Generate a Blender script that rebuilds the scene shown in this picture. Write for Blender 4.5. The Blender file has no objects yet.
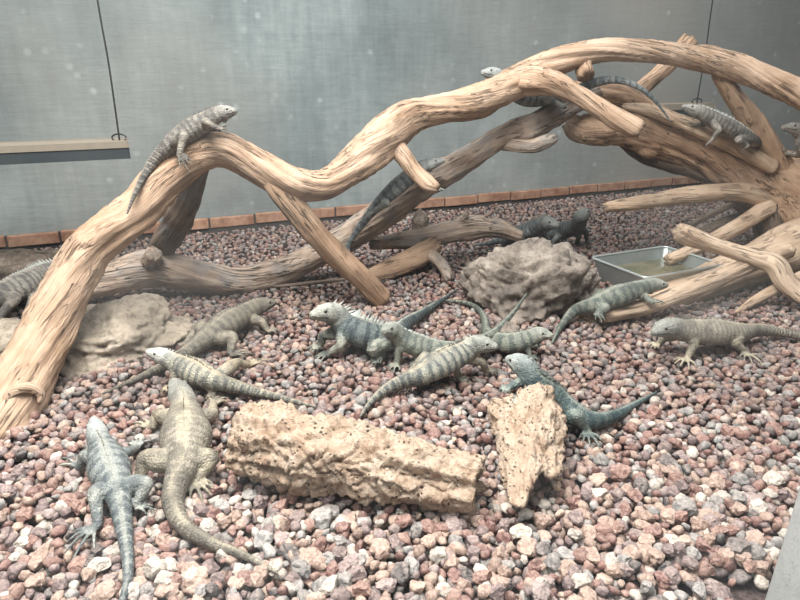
import bpy, bmesh, math, random
import numpy as np
from mathutils import Vector, Matrix, noise
from mathutils.kdtree import KDTree

R_ = random.Random(7)
NR = np.random.default_rng(11)
scene = bpy.context.scene
COL = scene.collection

# ------------------------------------------------------------------ camera
F_PX = 620.0
PITCH = math.atan(230.0 / F_PX)
H_CAM = 1.0
CP, SP = math.cos(PITCH), math.sin(PITCH)
cam_d = bpy.data.cameras.new('camera')
cam_d.sensor_width = 36.0
cam_d.lens = F_PX / 800.0 * 36.0
cam_d.clip_start = 0.02
cam = bpy.data.objects.new('camera', cam_d)
COL.objects.link(cam)
cam.location = (0, 0, H_CAM)
cam.rotation_euler = (math.pi / 2 - PITCH, 0, 0)
scene.camera = cam


def ray(px, py):
    u = (px - 400.0) / F_PX
    v = (py - 300.0) / F_PX
    return Vector((u, CP - v * SP, -SP - v * CP))


def G(px, py, z=0.0):
    """point of the level plane at height z that shows at (px, py)"""
    d = ray(px, py)
    t = (z - H_CAM) / d.z
    return Vector((d.x * t, d.y * t, z))


def D(px, py, Y):
    """point at forward distance Y that shows at (px, py)"""
    d = ray(px, py)
    t = Y / d.y
    return Vector((d.x * t, Y, H_CAM + d.z * t))


def depth(p):
    return p[1] * CP - (p[2] - H_CAM) * SP


def project(p):
    zc = depth(p)
    x = p[0]
    y = p[1] * SP + (p[2] - H_CAM) * CP
    return 400 + F_PX * x / zc, 300 - F_PX * y / zc


# ------------------------------------------------------------------ helpers
def mesh_obj(name, verts, faces, mat=None, parent=None, smooth=True):
    me = bpy.data.meshes.new(name)
    me.from_pydata([tuple(v) for v in verts], [], faces)
    if smooth:
        me.polygons.foreach_set('use_smooth', [True] * len(me.polygons))
    me.update()
    o = bpy.data.objects.new(name, me)
    COL.objects.link(o)
    if mat:
        me.materials.append(mat)
    if parent is not None:
        attach(o, parent)
    return o


def attach(o, parent):
    o.parent = parent
    o.matrix_parent_inverse = Matrix.Translation(-parent.location)


def empty(name, loc):
    o = bpy.data.objects.new(name, None)
    o.empty_display_size = 0.05
    o.location = loc
    COL.objects.link(o)
    return o


def tag(o, label=None, cat=None, group=None, kind=None):
    if label:
        o['label'] = label
    if cat:
        o['category'] = cat
    if group:
        o['group'] = group
    if kind:
        o['kind'] = kind
    return o


def catmull(pts, n):
    """pts: list of numpy rows; returns n rows along a centripetal-ish Catmull-Rom curve, sampled evenly in length"""
    P = np.array(pts, float)
    if len(P) == 2:
        dense = np.linspace(P[0], P[1], 64)
    else:
        ext = np.vstack([2 * P[0] - P[1], P, 2 * P[-1] - P[-2]])
        out = []
        for i in range(1, len(ext) - 2):
            p0, p1, p2, p3 = ext[i - 1], ext[i], ext[i + 1], ext[i + 2]
            for t in np.linspace(0, 1, 24, endpoint=False):
                t2, t3 = t * t, t * t * t
                out.append(0.5 * ((2 * p1) + (-p0 + p2) * t + (2 * p0 - 5 * p1 + 4 * p2 - p3) * t2 + (-p0 + 3 * p1 - 3 * p2 + p3) * t3))
        out.append(ext[-2])
        dense = np.array(out)
    seg = np.linalg.norm(np.diff(dense[:, :3], axis=0), axis=1)
    L = np.concatenate([[0], np.cumsum(seg)])
    q = np.linspace(0, L[-1], n)
    return np.column_stack([np.interp(q, L, dense[:, k]) for k in range(dense.shape[1])]), q


def frames(C, up=(0, 0, 1)):
    """tangent, side, up per row of a centre line, the up staying near UP"""
    T = np.gradient(C, axis=0)
    T /= np.linalg.norm(T, axis=1)[:, None] + 1e-9
    n = len(C)
    S = np.zeros_like(C)
    U = np.zeros_like(C)
    u = np.array(up, float)
    for i in range(n):
        t = T[i]
        if i == 0:
            c = u - t * u.dot(t)
            if np.linalg.norm(c) < 0.15:
                c = np.array([0, 1.0, 0]) - t * t[1]
        else:
            pr = U[i - 1] - t * U[i - 1].dot(t)
            wl = u - t * u.dot(t)
            c = pr * 0.9 + wl * 0.1
        c /= np.linalg.norm(c) + 1e-9
        U[i] = c
        S[i] = np.cross(t, c)
    return T, S, U


# ------------------------------------------------------------------ node helpers
class NT:
    def __init__(self, name):
        self.m = bpy.data.materials.new(name)
        self.m.use_nodes = True
        self.t = self.m.node_tree
        self.t.nodes.clear()
        self.out = self.t.nodes.new('ShaderNodeOutputMaterial')

    def n(self, typ, ins=None, **props):
        nd = self.t.nodes.new(typ)
        for k, v in props.items():
            setattr(nd, k, v)
        for k, v in (ins or {}).items():
            s = nd.inputs[k]
            if isinstance(v, bpy.types.NodeSocket):
                self.t.links.new(v, s)
            else:
                s.default_value = v
        return nd

    def math(self, op, a, b=None, c=None, clamp=False):
        nd = self.t.nodes.new('ShaderNodeMath')
        nd.operation = op
        nd.use_clamp = clamp
        for i, v in enumerate((a, b, c)):
            if v is None:
                continue
            if isinstance(v, bpy.types.NodeSocket):
                self.t.links.new(v, nd.inputs[i])
            else:
                nd.inputs[i].default_value = v
        return nd.outputs[0]

    def mix(self, fac, a, b, blend='MIX'):
        nd = self.t.nodes.new('ShaderNodeMix')
        nd.data_type = 'RGBA'
        nd.blend_type = blend
        for s, v in ((nd.inputs[0], fac), (nd.inputs[6], a), (nd.inputs[7], b)):
            if isinstance(v, bpy.types.NodeSocket):
                self.t.links.new(v, s)
            elif isinstance(v, (int, float)):
                s.default_value = v
            else:
                s.default_value = (v[0], v[1], v[2], 1)
        return nd.outputs[2]

    def ramp(self, fac, stops, interp='LINEAR'):
        nd = self.t.nodes.new('ShaderNodeValToRGB')
        cr = nd.color_ramp
        cr.interpolation = interp
        while len(cr.elements) < len(stops):
            cr.elements.new(0.5)
        for e, (p, c) in zip(cr.elements, stops):
            e.position = p
            e.color = (c, c, c, 1) if isinstance(c, (int, float)) else (c[0], c[1], c[2], 1)
        self.t.links.new(fac, nd.inputs[0])
        return nd.outputs[0]

    def noise(self, vec, scale, detail=4, rough=0.55, dist=0.0):
        nd = self.n('ShaderNodeTexNoise', {'Scale': scale, 'Detail': detail, 'Roughness': rough, 'Distortion': dist})
        if vec is not None:
            self.t.links.new(vec, nd.inputs['Vector'])
        return nd.outputs['Fac']

    def voro(self, vec, scale, feature='F1', out='Distance'):
        nd = self.n('ShaderNodeTexVoronoi', {'Scale': scale}, feature=feature)
        if vec is not None:
            self.t.links.new(vec, nd.inputs['Vector'])
        return nd.outputs[out]

    def objco(self):
        return self.n('ShaderNodeTexCoord').outputs['Object']

    def attr(self, name, out='Fac'):
        return self.n('ShaderNodeAttribute', attribute_name=name).outputs[out]

    def bump(self, h, strength=0.5, dist=0.01, normal=None):
        nd = self.n('ShaderNodeBump', {'Strength': strength, 'Distance': dist, 'Height': h})
        if normal is not None:
            self.t.links.new(normal, nd.inputs['Normal'])
        return nd.outputs[0]

    def principled(self, col, rough=0.7, normal=None, spec=0.3, **ins):
        d = {'Base Color': col if isinstance(col, bpy.types.NodeSocket) else (*col, 1), 'Roughness': rough, 'Specular IOR Level': spec}
        d.update(ins)
        p = self.n('ShaderNodeBsdfPrincipled', d)
        if normal is not None:
            self.t.links.new(normal, p.inputs['Normal'])
        self.t.links.new(p.outputs[0], self.out.inputs[0])
        return p


# ------------------------------------------------------------------ materials
def wood_mat(name, light, mid, dark, crack=0.6, weather=None):
    t = NT(name)
    g = t.attr('grain', 'Vector')            # (cos, sin, length): noise stretched along the limb
    fine = t.noise(g, 22.0, 5, 0.6, 0.5)
    broad = t.noise(g, 5.0, 4, 0.6, 0.8)
    obj = t.objco()
    blot = t.noise(obj, 5.5, 4, 0.6)
    c = t.ramp(t.math('ADD', t.math('MULTIPLY', broad, 0.45), t.math('MULTIPLY', blot, 0.6)),
               [(0.24, dark), (0.44, mid), (0.66, light)])
    c = t.mix(t.ramp(fine, [(0.32, 0.2), (0.46, 0.0)]), c, dark)
    if weather:
        c = t.mix(t.ramp(t.noise(obj, 9.0, 5, 0.65), [(0.48, 0.0), (0.62, 0.75)]), c, weather)
    cr = t.noise(g, 9.0, 3, 0.5, 1.2)
    crk = t.ramp(t.math('ABSOLUTE', t.math('SUBTRACT', cr, 0.5)), [(0.0, 1.0), (0.012, 0.85), (0.024, 0.0)])
    crk = t.math('MULTIPLY', crk, t.ramp(t.noise(obj, 7.0, 2), [(0.46, 0.0), (0.56, 1.0)]))
    cav_shade = t.ramp(t.n('ShaderNodeNewGeometry').outputs['Pointiness'], [(0.38, 0.7), (0.48, 0.0)])
    c = t.mix(cav_shade, c, dark)  # shade in hollows painted into the wood colour
    c = t.mix(t.math('MULTIPLY', crk, crack), c, (0.02, 0.014, 0.01))
    h = t.math('SUBTRACT', t.math('ADD', t.math('MULTIPLY', fine, 0.5), t.math('MULTIPLY', broad, 0.8)), t.math('MULTIPLY', crk, 1.4))
    t.principled(c, 0.7, t.bump(h, 0.8, 0.014), 0.28)
    return t.m


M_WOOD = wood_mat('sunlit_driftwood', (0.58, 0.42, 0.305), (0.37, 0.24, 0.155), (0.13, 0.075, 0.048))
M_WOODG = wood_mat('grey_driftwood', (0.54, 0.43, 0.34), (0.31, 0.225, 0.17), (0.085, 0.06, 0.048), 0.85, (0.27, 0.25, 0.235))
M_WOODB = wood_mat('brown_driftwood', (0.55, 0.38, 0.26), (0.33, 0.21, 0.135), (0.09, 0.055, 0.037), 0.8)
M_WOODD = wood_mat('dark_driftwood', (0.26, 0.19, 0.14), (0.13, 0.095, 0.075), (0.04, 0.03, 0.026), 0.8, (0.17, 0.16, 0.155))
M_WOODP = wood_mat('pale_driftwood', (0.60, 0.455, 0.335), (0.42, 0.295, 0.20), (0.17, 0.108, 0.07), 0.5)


def cork_mat():
    t = NT('cork_bark')
    o = t.objco()
    big = t.noise(o, 20, 6, 0.7)
    c = t.ramp(big, [(0.32, (0.48, 0.32, 0.225)), (0.47, (0.70, 0.52, 0.385)), (0.64, (0.80, 0.645, 0.51))])
    pit = t.voro(o, 75)
    pitm = t.math('MULTIPLY', t.ramp(pit, [(0.15, 1.0), (0.32, 0.0)]), t.ramp(t.noise(o, 30, 3), [(0.47, 0.0), (0.56, 1.0)]))
    cav_shade = t.ramp(t.n('ShaderNodeNewGeometry').outputs['Pointiness'], [(0.34, 1.0), (0.465, 0.0)])
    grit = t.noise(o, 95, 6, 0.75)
    dark = t.math('MAXIMUM', t.math('MULTIPLY', pitm, 0.75), t.math('MULTIPLY', cav_shade, 0.85))  # shade of pits and hollows, painted into the bark colour
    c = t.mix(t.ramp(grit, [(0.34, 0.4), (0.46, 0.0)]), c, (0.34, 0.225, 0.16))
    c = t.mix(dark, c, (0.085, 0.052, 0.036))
    h = t.math('SUBTRACT', t.math('ADD', big, t.math('MULTIPLY', grit, 1.1)), t.math('MULTIPLY', pitm, 0.9))
    t.principled(c, 0.9, t.bump(h, 1.0, 0.016), 0.1)
    return t.m


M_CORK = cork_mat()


def rock_mat(name, a, b, c_, sc=7.0):
    t = NT(name)
    o = t.objco()
    n1 = t.noise(o, sc, 7, 0.65)
    col = t.ramp(n1, [(0.34, a), (0.5, b), (0.66, c_)])
    grit = t.noise(o, sc * 7, 5, 0.7)
    cav_shade = t.ramp(t.n('ShaderNodeNewGeometry').outputs['Pointiness'], [(0.36, 1.0), (0.47, 0.0)])
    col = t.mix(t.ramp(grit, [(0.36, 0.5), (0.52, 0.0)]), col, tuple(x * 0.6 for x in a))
    col = t.mix(t.math('MULTIPLY', cav_shade, 0.75), col, (0.04, 0.034, 0.03))  # occlusion in the stone's hollows put into its colour
    h = t.math('ADD', n1, t.math('MULTIPLY', grit, 0.5))
    t.principled(col, 0.9, t.bump(h, 0.9, 0.025), 0.15)
    return t.m


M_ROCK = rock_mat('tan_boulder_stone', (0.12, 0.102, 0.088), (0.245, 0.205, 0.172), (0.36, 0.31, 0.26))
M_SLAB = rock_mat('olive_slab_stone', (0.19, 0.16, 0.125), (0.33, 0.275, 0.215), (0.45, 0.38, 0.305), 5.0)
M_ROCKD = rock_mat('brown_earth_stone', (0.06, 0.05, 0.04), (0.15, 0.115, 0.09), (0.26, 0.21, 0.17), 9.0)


def pebble_mat():
    t = NT('lava_pebbles')
    col = t.attr('Col', 'Color')
    o = t.objco()
    n = t.noise(o, 130, 4, 0.6)
    pits = t.ramp(t.voro(o, 260), [(0.12, 0.0), (0.35, 1.0)])
    c = t.mix(1.0, col, t.ramp(n, [(0.3, 0.62), (0.7, 1.2)]), 'MULTIPLY')
    c = t.mix(t.math('MULTIPLY', t.math('SUBTRACT', 1.0, pits), 0.35), c, (0.05, 0.03, 0.03))
    nz = t.n('ShaderNodeSeparateXYZ', {0: t.n('ShaderNodeNewGeometry').outputs['Normal']}).outputs[2]
    dust_and_light = t.math('MULTIPLY', t.ramp(nz, [(0.45, 0.0), (0.95, 1.0)]), t.ramp(n, [(0.35, 0.05), (0.65, 0.42)]))  # dusty upper faces, also painted lighter as if lit, for top-to-side contrast
    c = t.mix(dust_and_light, c, (0.47, 0.365, 0.31))
    h = t.math('ADD', n, t.math('MULTIPLY', pits, 0.5))
    t.principled(c, 0.92, t.bump(h, 0.7, 0.004), 0.15)
    return t.m


M_PEB = pebble_mat()


def soil_mat():
    t = NT('dark_gravel_bed')
    o = t.objco()
    c = t.ramp(t.noise(o, 60, 5, 0.7), [(0.35, (0.03, 0.022, 0.022)), (0.65, (0.12, 0.085, 0.08))])
    t.principled(c, 0.95, t.bump(t.noise(o, 90, 4), 0.8, 0.01), 0.1)
    return t.m


def wall_mat():
    t = NT('teal_grey_render')
    o = t.objco()
    big = t.noise(o, 1.1, 5, 0.62)
    st = t.n('ShaderNodeMapping', {'Vector': o, 'Scale': (9.0, 9.0, 1.2)}).outputs[0]
    streak = t.noise(st, 2.2, 5, 0.6)
    brush = t.noise(t.n('ShaderNodeMapping', {'Vector': o, 'Scale': (2.0, 2.0, 14.0)}).outputs[0], 3.0, 5, 0.65)
    f = t.math('ADD', t.math('ADD', t.math('MULTIPLY', big, 0.62), t.math('MULTIPLY', streak, 0.18)), t.math('MULTIPLY', t.math('ADD', brush, t.noise(o, 7.0, 5, 0.7)), 0.1))
    c = t.ramp(f, [(0.38, (0.145, 0.175, 0.178)), (0.5, (0.215, 0.255, 0.255)), (0.62, (0.32, 0.36, 0.355))])
    gx = t.n('ShaderNodeSeparateXYZ', {0: o}).outputs[0]
    warm = t.math('ADD', t.ramp(t.noise(o, 0.7, 2), [(0.45, 0.0), (0.65, 0.4)]), t.ramp(t.math('MULTIPLY_ADD', gx, 0.2, 0.3), [(0.25, 0.0), (0.75, 0.6)]), clamp=True)
    c = t.mix(warm, c, (0.32, 0.305, 0.275))  # warmer to the right, with extra brightness painted in for missing light
    spots = t.math('MULTIPLY', t.ramp(t.voro(o, 9.0), [(0.10, 1.0), (0.24, 0.0)]), t.ramp(t.noise(o, 3.0, 3), [(0.5, 0.0), (0.62, 0.4)]))
    c = t.mix(spots, c, (0.52, 0.56, 0.55))
    t.principled(c, 0.85, t.bump(t.math('ADD', brush, streak), 0.35, 0.008), 0.2)
    return t.m


def brick_mat():
    t = NT('terracotta_brick')
    o = t.objco()
    c = t.ramp(t.noise(o, 12, 5, 0.65), [(0.35, (0.25, 0.125, 0.082)), (0.62, (0.43, 0.26, 0.175))])
    t.principled(c, 0.9, t.bump(t.noise(o, 60, 4), 0.5, 0.004), 0.15)
    return t.m


def plain(name, col, rough=0.6, metal=0.0, nscale=40, amt=0.25):
    t = NT(name)
    o = t.objco()
    n = t.noise(o, nscale, 4, 0.6)
    c = t.mix(t.math('MULTIPLY', n, amt * 2), col, tuple(x * 0.45 for x in col))
    t.principled(c, rough, t.bump(n, 0.25, 0.003), 0.4, Metallic=metal)
    return t.m


M_WALL = wall_mat()
M_BRICK = brick_mat()
M_MORTAR = plain('dark_mortar', (0.07, 0.062, 0.058), 0.95)
M_BOARD = plain('weathered_board', (0.30, 0.255, 0.20), 0.8, nscale=18)
M_WIRE = plain('black_wire', (0.02, 0.02, 0.022), 0.5)
M_TRAY = plain('dull_zinc', (0.40, 0.44, 0.43), 0.38, 0.7, 14)
M_RIM = plain('bright_tray_rim', (0.62, 0.68, 0.68), 0.3, 0.6, 14)
M_EYE = plain('dark_eye', (0.02, 0.014, 0.01), 0.15)


def post_mat():
    t = NT('speckled_white_concrete')
    o = t.objco()
    sp = t.math('MULTIPLY', t.ramp(t.voro(o, 120), [(0.12, 1.0), (0.24, 0.0)]), t.ramp(t.noise(o, 60, 2), [(0.5, 0.0), (0.6, 1.0)]))
    c = t.mix(t.ramp(t.noise(o, 30, 5), [(0.3, 0.0), (0.7, 0.5)]), (0.42, 0.43, 0.42), (0.29, 0.30, 0.295))
    c = t.mix(t.math('MULTIPLY', sp, 0.7), c, (0.16, 0.16, 0.16))
    t.principled(c, 0.85, t.bump(t.noise(o, 150, 4), 0.5, 0.003), 0.2)
    return t.m


def water_mat():
    t = NT('murky_water')
    o = t.objco()
    c = t.ramp(t.noise(o, 9, 4), [(0.35, (0.10, 0.10, 0.06)), (0.65, (0.20, 0.17, 0.105))])
    t.principled(c, 0.08, t.bump(t.noise(o, 14, 2), 0.08, 0.01), 0.5)
    return t.m


def glass_mat():
    t = NT('dusty_hazed_glass')
    o = t.objco()
    tr = t.n('ShaderNodeBsdfTransparent', {'Color': (0.972, 0.985, 0.978, 1)})
    gl = t.n('ShaderNodeBsdfGlossy', {'Color': (0.9, 0.97, 1.0, 1), 'Roughness': 0.02})
    fr = t.n('ShaderNodeFresnel', {'IOR': 1.42})
    m1 = t.n('ShaderNodeMixShader', {0: fr.outputs[0]})
    t.t.links.new(tr.outputs[0], m1.inputs[1])
    t.t.links.new(gl.outputs[0], m1.inputs[2])
    du = t.n('ShaderNodeBsdfDiffuse', {'Color': (0.86, 0.88, 0.84, 1)})
    tl = t.n('ShaderNodeBsdfTranslucent', {'Color': (0.86, 0.88, 0.84, 1)})
    m2 = t.n('ShaderNodeMixShader', {0: 0.5})
    t.t.links.new(du.outputs[0], m2.inputs[1])
    t.t.links.new(tl.outputs[0], m2.inputs[2])
    d = t.ramp(t.noise(o, 3.2, 4, 0.6), [(0.45, 0.0), (0.75, 0.075)])
    wipe = t.ramp(t.noise(t.n('ShaderNodeMapping', {'Vector': o, 'Rotation': (0, 0.6, 0), 'Scale': (2, 2, 16)}).outputs[0], 2.0, 4), [(0.48, 0.0), (0.75, 0.03)])
    dust_and_light = t.math('ADD', t.math('ADD', d, wipe), 0.003)  # dusty film that also stands in for the pane's reflected haze
    # two larger soft patches that paint reflected haze onto the pane
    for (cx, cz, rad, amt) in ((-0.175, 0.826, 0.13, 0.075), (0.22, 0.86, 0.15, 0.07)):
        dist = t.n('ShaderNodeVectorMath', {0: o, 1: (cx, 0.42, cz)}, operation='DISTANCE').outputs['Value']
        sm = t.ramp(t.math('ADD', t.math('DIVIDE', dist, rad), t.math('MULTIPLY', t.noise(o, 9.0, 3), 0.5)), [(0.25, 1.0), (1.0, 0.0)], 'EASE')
        dust_and_light = t.math('ADD', dust_and_light, t.math('MULTIPLY', sm, amt))
    m3 = t.n('ShaderNodeMixShader', {0: dust_and_light})
    t.t.links.new(m1.outputs[0], m3.inputs[1])
    t.t.links.new(m2.outputs[0], m3.inputs[2])
    t.t.links.new(m3.outputs[0], t.out.inputs[0])
    return t.m


def skin_mat(name, base, dark, belly, limb, head, band=0.6, per=0.034):
    t = NT(name)
    al, do, li, zo, mo = t.attr('along'), t.attr('dors'), t.attr('limb'), t.attr('zone'), t.attr('mouth')
    o = t.objco()
    n1 = t.noise(o, 34, 4, 0.6)
    n2 = t.noise(o, 120, 3, 0.6)
    ph = t.math('ADD', t.math('MULTIPLY', al, 2 * math.pi / per), t.math('MULTIPLY', n1, 8.0))
    bands = t.math('MULTIPLY_ADD', t.math('SINE', ph), 0.5, 0.5)
    tailz = t.ramp(t.math('MULTIPLY', zo, 0.333), [(0.60, 0.0), (0.72, 1.0)])
    rings = t.math('MULTIPLY_ADD', t.math('SINE', t.math('MULTIPLY', al, 2 * math.pi / 0.0125)), 0.5, 0.5)
    col = t.mix(t.ramp(n1, [(0.35, 0.0), (0.65, 0.6)]), base, tuple(0.55 * a + 0.45 * b for a, b in zip(base, dark)))
    col = t.mix(t.math('MULTIPLY', t.ramp(bands, [(0.45, 0.0), (0.8, 1.0)]), band), col, dark)
    col = t.mix(t.math('MULTIPLY', t.ramp(t.math('MULTIPLY_ADD', do, 0.5, 0.5), [(0.05, 1.0), (0.35, 0.0)]), 0.7), col, belly)
    col = t.mix(t.math('MULTIPLY', t.math('MULTIPLY', t.ramp(rings, [(0.5, 0.0), (0.85, 1.0)]), tailz), 0.45), col, dark)
    ridge = t.math('MULTIPLY', t.ramp(do, [(0.9, 0.0), (0.985, 1.0)]), t.math('SUBTRACT', 1.0, li))
    col = t.mix(t.math('MULTIPLY', ridge, 0.7), col, limb)
    lcol = t.mix(t.ramp(n1, [(0.4, 0.0), (0.66, 0.55)]), limb, dark)
    col = t.mix(li, col, lcol)
    hz = t.ramp(zo, [(0.55, 1.0), (1.0, 0.0)])
    col = t.mix(t.math('MULTIPLY', hz, 0.85), col, t.mix(t.ramp(n1, [(0.45, 0.0), (0.7, 0.5)]), head, dark))
    col = t.mix(t.math('MULTIPLY', mo, 0.7), col, (0.03, 0.028, 0.025))
    col = t.mix(t.math('MULTIPLY', t.ramp(n2, [(0.55, 0.0), (0.72, 1.0)]), 0.25), col, dark)
    ret = t.voro(o, 150, 'DISTANCE_TO_EDGE')
    col = t.mix(t.ramp(ret, [(0.0, 0.5), (0.12, 0.0)]), col, dark)
    blo = t.ramp(t.noise(o, 16, 5, 0.7), [(0.47, 0.0), (0.6, 0.65)])
    col = t.mix(t.math('MULTIPLY', blo, t.ramp(zo, [(0.5, 0.35), (1.2, 1.0)])), col, dark)
    sc = t.voro(o, 190)
    h = t.math('ADD', t.math('MULTIPLY', sc, -0.7), t.math('MULTIPLY', t.math('MULTIPLY', rings, tailz), 0.7))
    t.principled(col, 0.6, t.bump(h, 0.75, 0.005), 0.35)
    return t.m


# ------------------------------------------------------------------ limbs of wood
def limb_mesh(name, pts, mat, parent, seed=0, ell=1.0, knob=0.10, groove=0.07, twist=2.0, seg=36, step=0.012, tip=0.35, base_tip=0.6, rough=1.0):
    """pts: (px, py, Y, half width in px). A crooked, grooved, tapering limb with broken ends."""
    rows = []
    for (px, py, Y, hw) in pts:
        p = D(px, py, Y)
        rows.append([p.x, p.y, p.z, hw * depth(p) / F_PX])
    return limb_world(name, rows, mat, parent, seed, ell, knob, groove, twist, seg, step, tip, base_tip, rough)


def limb_world(name, rows, mat, parent, seed=0, ell=1.0, knob=0.10, groove=0.07, twist=2.0, seg=36, step=0.012, tip=0.35, base_tip=0.6, rough=1.0):
    A = np.array(rows, float)
    L = np.linalg.norm(np.diff(A[:, :3], axis=0), axis=1).sum()
    n = max(10, int(L / step))
    C, q = catmull(rows, n)
    R = C[:, 3]
    P = C[:, :3]
    T, S, U = frames(P)
    verts, grain = [], []
    off = Vector((seed * 3.17, seed * 1.7, seed * 5.3))
    rm = R.mean()
    for i in range(n):
        wob = Vector((0, 0, q[i] * 3.0)) + off
        dx = noise.noise(wob) * 0.16 * R[i]
        dz = noise.noise(wob + Vector((9, 0, 0))) * 0.16 * R[i]
        for k in range(seg):
            a = 2 * math.pi * k / seg
            at = a + twist * q[i]
            c, s = math.cos(at), math.sin(at)
            nv = Vector((c * 1.1, s * 1.1, q[i] * 2.2 / max(0.06, rm * 2) * 0.18)) + off
            f = 1.0
            f += knob * 1.6 * noise.fractal(nv, 1.0, 2.0, 3)
            g = noise.noise(Vector((c * 3.2, s * 3.2, q[i] * 1.3)) + off)
            f += groove * (1.0 - 2.2 * abs(g)) - groove * 0.62
            f += groove * 0.5 * rough * noise.noise(Vector((c * 7, s * 7, q[i] * 4)) + off)
            # a knot here and there
            kn = noise.noise(Vector((c * 0.9, s * 0.9, q[i] * 5.0)) + off * 1.7)
            if kn > 0.42:
                f += (kn - 0.42) * 1.1 * knob * 6
            r = R[i] * f * 0.97
            if i == n - 1:
                r *= 0.82
            if i == 0:
                r *= 0.85
            p = P[i] + S[i] * (math.cos(a) * r * ell + dx) + U[i] * (math.sin(a) * r + dz)
            # ragged ends
            if i in (0, n - 1):
                p = p + T[i] * (noise.noise(Vector((c * 2.5, s * 2.5, 7 + seed))) * R[i] * (base_tip if i == 0 else tip))
            verts.append(p)
            grain.append((c * R[i] * 5.5, s * R[i] * 5.5, q[i] * 0.28 + seed))
    faces = []
    for i in range(n - 1):
        for k in range(seg):
            k2 = (k + 1) % seg
            faces.append((i * seg + k, i * seg + k2, (i + 1) * seg + k2, (i + 1) * seg + k))
    for (ring, sgn) in ((0, -1), (n - 1, 1)):
        b0 = ring * seg
        # an inner ring and a hollowed middle: a sawn or snapped end
        cen = sum((np.array(verts[b0 + k]) for k in range(seg)), np.zeros(3)) / seg
        i1 = len(verts)
        for k in range(seg):
            verts.append(np.array(verts[b0 + k]) * 0.55 + cen * 0.45 + T[ring] * sgn * R[ring] * 0.05 * noise.noise(Vector((k * 0.8, seed, ring))))
            grain.append((math.cos(k) * 0.2, q[ring] + k * 0.02, seed))
        verts.append(cen - T[ring] * sgn * R[ring] * 0.08)
        grain.append((0, q[ring], seed))
        m = len(verts) - 1
        for k in range(seg):
            k2 = (k + 1) % seg
            if sgn > 0:
                faces.append((b0 + k, b0 + k2, i1 + k2, i1 + k))
                faces.append((i1 + k, i1 + k2, m))
            else:
                faces.append((b0 + k2, b0 + k, i1 + k, i1 + k2))
                faces.append((i1 + k2, i1 + k, m))
    o = mesh_obj(name, verts, faces, mat, parent)
    at = o.data.attributes.new('grain', 'FLOAT_VECTOR', 'POINT')
    at.data.foreach_set('vector', np.array(grain, dtype=np.float32).ravel())
    return o


# ------------------------------------------------------------------ the setting
W0 = Vector((-2.37, 3.54, 0))
WD = (Vector((2.69, 5.76, 0)) - W0).normalized()
WN = Vector((WD.y, -WD.x, 0))            # into the enclosure, towards the camera


def wall_gap(x, y):
    """distance of a floor point in front of the back wall"""
    return (x - W0.x) * WN.x + (y - W0.y) * WN.y


def slab(name, a, b, z0, z1, th, mat, parent=None):
    n = Vector(((b - a).y, -(b - a).x, 0)).normalized()
    vs = []
    for z in (z0, z1):
        for p in (a, b, b - n * th, a - n * th):
            vs.append((p.x, p.y, z))
    fs = [(0, 1, 5, 4), (1, 2, 6, 5), (2, 3, 7, 6), (3, 0, 4, 7), (4, 5, 6, 7), (3, 2, 1, 0)]
    return mesh_obj(name, vs, fs, mat, parent, smooth=False)


wa, wb = W0 - WD * 2.6, W0 + WD * 8.6
tag(slab('wall_back', wa, wb, -0.2, 3.0, 0.15, M_WALL), kind='structure')
fl = mesh_obj('floor', [(-6, 0.2, -0.045), (7, 0.2, -0.045), (7, 8.5, -0.045), (-6, 8.5, -0.045)], [(0, 1, 2, 3)], soil_mat(), smooth=False)
tag(fl, kind='structure')

# brick course along the foot of the wall: the bricks are its pattern
bm = bmesh.new()
L_B, H_B, GAP = 0.275, 0.066, 0.012
u = -2.2
rb = random.Random(3)
while u < 8.2:
    ln = L_B + rb.uniform(-0.015, 0.015)
    dz = rb.uniform(-0.003, 0.003)
    dn = rb.uniform(0.028, 0.04)
    r = bmesh.ops.create_cube(bm, size=1.0)
    for v in r['verts']:
        a = u + (v.co.x + 0.5) * ln
        p = W0 + WD * a + WN * (0.001 + (0.5 - v.co.y) * dn)
        v.co = Vector((p.x, p.y, 0.022 + dz + (v.co.z + 0.5) * H_B))
    u += ln + GAP
bmesh.ops.bevel(bm, geom=bm.edges[:], offset=0.004, segments=1, affect='EDGES')
me = bpy.data.meshes.new('trim_1')
bm.to_mesh(me)
bm.free()
me.materials.append(M_BRICK)
o = bpy.data.objects.new('trim_1', me)
COL.objects.link(o)
tag(o, kind='structure')
tag(slab('trim_2', wa + WN * 0.022, wb + WN * 0.022, -0.05, 0.084, 0.02, M_MORTAR), kind='structure')

# viewing pane between the visitor and the enclosure, with its steel frame outside the picture
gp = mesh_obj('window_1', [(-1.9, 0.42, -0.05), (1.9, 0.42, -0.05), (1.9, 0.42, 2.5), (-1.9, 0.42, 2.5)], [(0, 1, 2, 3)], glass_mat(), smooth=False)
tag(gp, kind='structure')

# the speckled post near the glass, bottom right
pv, pf = [], []
seg = 40
prof = [(-0.05, 0.072), (0.0, 0.072), (0.4, 0.071), (0.9, 0.07), (1.5, 0.07), (2.3, 0.07), (2.33, 0.066)]
for z, r in prof:
    for k in range(seg):
        a = 2 * math.pi * k / seg
        c, s = math.cos(a), math.sin(a)
        m = (abs(c) ** 3.2 + abs(s) ** 3.2) ** (-1 / 3.2)      # rounded-square section
        pv.append((0.815 + c * r * m + z * 0.03, 0.93 + s * r * m, z))
for i in range(len(prof) - 1):
    for k in range(seg):
        k2 = (k + 1) % seg
        pf.append((i * seg + k, i * seg + k2, (i + 1) * seg + k2, (i + 1) * seg + k))
pf.append(tuple(range((len(prof) - 1) * seg, len(prof) * seg)))
o = mesh_obj('concrete_post', pv, pf, post_mat())
tag(o, 'pale speckled concrete post standing in the gravel close to the glass', 'post')

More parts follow.
